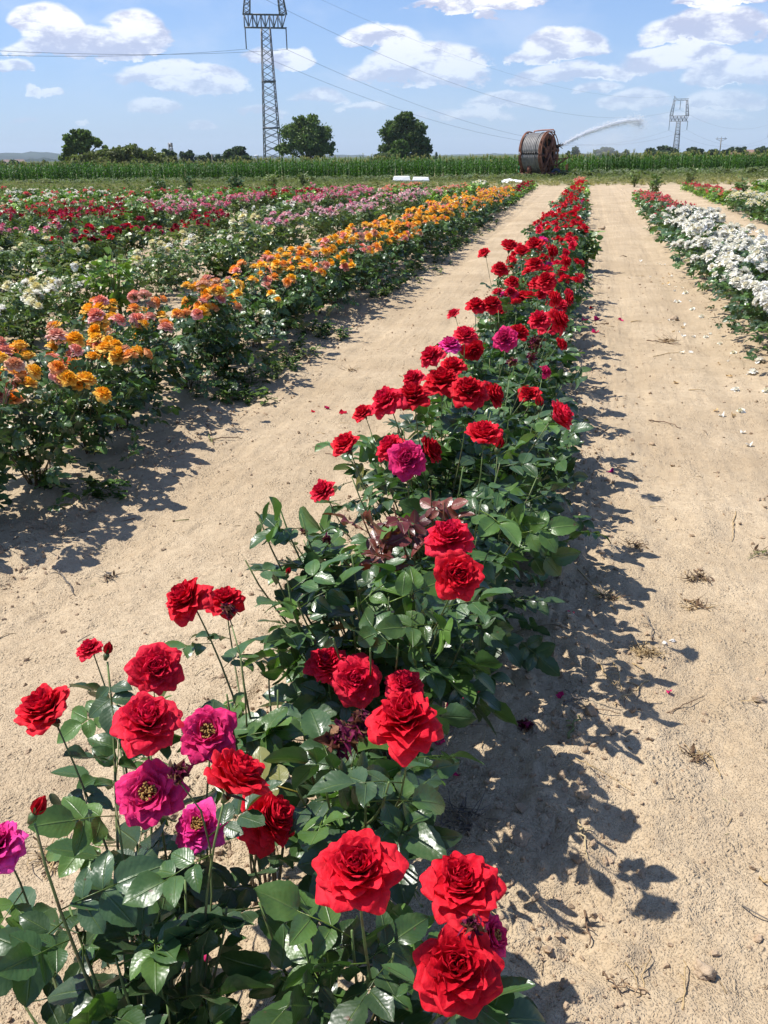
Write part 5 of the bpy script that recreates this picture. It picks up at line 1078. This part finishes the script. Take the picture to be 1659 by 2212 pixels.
g = Geo(); V_ = [L2(1219, 358), L2(1226, 354), L2(1226, 376), L2(1222, 376)]; V_ = V_+[v+fwd*.06 for v in V_]; g.add(V_, [(0, 1, 2, 3), (7, 6, 5, 4), (0, 4, 5, 1), (1, 5, 6, 2), (2, 6, 7, 3), (3, 7, 4, 0)]); g.obj('marker_plate', ['plate_orange'], root2, smooth=False)
w_ = L2(1200, 375, -.35); g = Geo(); ring(g, w_, .27, .10, 24, 8, axis=fwd, other=rt); ob = g.obj('wheel', ['wheel_blue'], root2); g = Geo(); ring(g, w_, .10, .06, 12, 6, other=rt); bar(g, w_-fwd*.1, w_+fwd*.5, .06); tg = g.obj('rim', ['rust'], ob)
# the water jet: a rough tapering tongue of water with drops, and the mist it sheds
mm, q, b = mat('water', .25, .5); g_ = q.node('ShaderNodeTexCoord'); nz_ = q.noise(g_.outputs['Object'], 5, 4)
b.inputs['Base Color'].default_value = (.93, .95, .97, 1); q.l.new(q.ramp(nz_, .3, .6, .8, 1), b.inputs['Alpha']); b.inputs['Subsurface Weight'].default_value = 0; MAT['water'] = mm
translucent(mm, q, b, (.95, .97, 1, 1), .55)
jet = [(1212.5,315,dist),(1235,302,dist+.8),(1262,289,dist+1.8),(1290,279,dist+3),(1320,269,dist+4.2),(1350,262.5,dist+5.4),(1375,259.5,dist+6.4),(1386,258.8,dist+6.9)]
pts = np.array([at_dist(*j_) for j_ in jet]); tt = np.linspace(0, 1, 70); s_ = np.linspace(0, 1, len(pts)); C_ = np.stack([np.interp(tt, s_, pts[:, i]) for i in range(3)], 1)
for _ in range(4): C_[1:-1] = (C_[:-2]+2*C_[1:-1]+C_[2:])/4
rj = np.interp(tt, [0, .3, .65, .85, 1], [.035, .09, .14, .11, .03])*(1+.25*vnoise(tt*40, tt*0, 2)); o0 = C_[0].copy(); g = Geo(); tube(g, C_-o0, rj, 10)
rs = np.random.RandomState(61); N = 4200; t = rs.rand(N)**.8; ci = (t*69).astype(int); Pd = C_[ci]+rs.normal(0, 1, (N, 3))*(rj[ci]*.9+.02+.6*np.maximum(0, t-.72))[:, None]; fall = np.maximum(0, t-.75)*rs.rand(N)**1.5*1.6; Pd[:, 2] -= fall; Pd += (fall*.25)[:, None]*rt
dp = lump(3, 0); g.inst(dp, rand_rot(rs, N)*rs.uniform(.010, .028, (N, 1, 1)), Pd-o0)
tag(g.obj('water_jet', ['water'], loc=o0), 'white arc of water thrown by the rain gun', 'water', kind='stuff')
mm = bpy.data.materials.new('mist'); mm.use_nodes = True; q = NT(mm.node_tree); q.n.remove(q.n['Principled BSDF']); v = q.node('ShaderNodeVolumePrincipled'); v.inputs['Color'].default_value = (.96, .97, .99, 1); v.inputs['Anisotropy'].default_value = .2
tc_ = q.node('ShaderNodeTexCoord'); sp_ = q.node('ShaderNodeSeparateXYZ'); q.l.new(tc_.outputs['Object'], sp_.inputs[0]); dist_c = q.node('ShaderNodeVectorMath', operation='LENGTH'); q.l.new(tc_.outputs['Object'], dist_c.inputs[0])
fo = q.ramp(dist_c.outputs['Value'], .25, 1.0, 1, 0); nn_ = q.ramp(q.noise(tc_.outputs['Object'], 1.6, 3), .35, .65, .3, 1.2); q.l.new(q.math('MULTIPLY', q.math('MULTIPLY', fo, nn_), .085), v.inputs['Density']); q.l.new(v.outputs[0], q.n['Material Output'].inputs['Volume']); MAT['mist'] = mm
def mist(px, py, w, h, dep, lab):
    P = at_dist(px, py, dist+7); d = lump(1, 2); V = d['V']/np.linalg.norm(d['V'], axis=1)[:, None]; g = Geo(); g.add(V, T=d['T']); o = g.obj('spray_mist', ['mist']); o.location = P; o.rotation_euler = (0, 0, -math.atan2(fwd[0], fwd[1])); o.scale = (w*mpp*1.1, dep, h*mpp); tag(o, lab, 'mist', kind='stuff')
mist(1310, 308, 105, 48, 4.5, 'fine grey mist falling under the arc of water'); mist(1385, 278, 34, 26, 3, 'white puff of spray where the arc breaks up')

# ------------------------------------------------------------ white slabs, sheet
def slab(px0, px1, py0, py1, lab, dz):
    A = on_plane((px0+px1)/2, py1, 0); d_ = math.hypot(A[0], A[1]); f_ = A/d_; f_[2] = 0; r__ = np.array([f_[1], -f_[0], 0]); m_ = np.linalg.norm(at_dist(px0+1, py1, d_)-at_dist(px0, py1, d_)); w = (px1-px0)*m_; h = (py1-py0)*m_
    root = empty('foam_block', (A[0], A[1], 0)); tag(root, lab, 'foam block', 'white blocks on the headland'); g = Geo(); e = .05
    V = [(-w/2, 0, 0), (w/2, 0, 0), (w/2, .9, 0), (-w/2, .9, 0), (-w/2+.12, .18, h), (w/2-.06, .14, h+dz), (w/2-.1, .8, h+dz), (-w/2+.12, .8, h)]; V = [r__*v[0]+f_*v[1]+up*(v[2]) for v in V]; bm_q = [(0, 1, 5, 4), (1, 2, 6, 5), (2, 3, 7, 6), (3, 0, 4, 7), (4, 5, 6, 7), (0, 3, 2, 1)]
    g.add(V, bm_q); o = g.obj('block', ['white_foam'], root, smooth=False); md = o.modifiers.new('bevel', 'BEVEL'); md.width = .03; md.segments = 2
    g = Geo(); bar(g, r__*(-w/2-.06)+up*.07-f_*.04, r__*(w/2+.02)+up*.07-f_*.04, .08, .13); g.obj('lip', ['white_foam'], root, smooth=False)
slab(847, 887, 381.5, 394, 'bright white foam block, the left one of the pair on the headland', 0); slab(889, 928, 383, 394, 'cream white foam block, the right one of the pair on the headland', -.03)
P = on_plane(1105, 395, 0); u = np.linspace(-1, 1, 30); U, V_ = np.meshgrid(u, u, indexing='ij'); zz = .14*np.clip(1-np.abs(U)**2.2-.9*V_**2, 0, 1)*(1-.35*U)+.16*vnoise(U*4, V_*4, 3)+.12*np.abs(vnoise(U*9, V_*9, 4)); g = Geo(); g.add(np.stack([U*.6, V_*.4, np.maximum(zz, -.02)], -1).reshape(-1, 3), grid_faces(30, 30)); tag(g.obj('plastic_sheet', ['white_foam'], loc=(P[0], P[1], .03)), 'crumpled white sheet lying on the grass left of the irrigator', 'plastic sheet')

# ------------------------------------------------------------ haze
mm = bpy.data.materials.new('haze'); mm.use_nodes = True; q = NT(mm.node_tree); q.n.remove(q.n['Principled BSDF']); v = q.node('ShaderNodeVolumePrincipled'); v.inputs['Color'].default_value = (.72, .82, .97, 1); v.inputs['Density'].default_value = .00009; q.l.new(v.outputs[0], q.n['Material Output'].inputs['Volume']); MAT['haze'] = mm
if HAZE:
    g = Geo(); bar(g, (0, -80, 59), (0, 9500, 59), 14800, 202); tag(g.obj('haze', ['haze'], smooth=False), 'pale summer haze over the distance', 'haze', kind='stuff')
print('objects', len(bpy.data.objects))
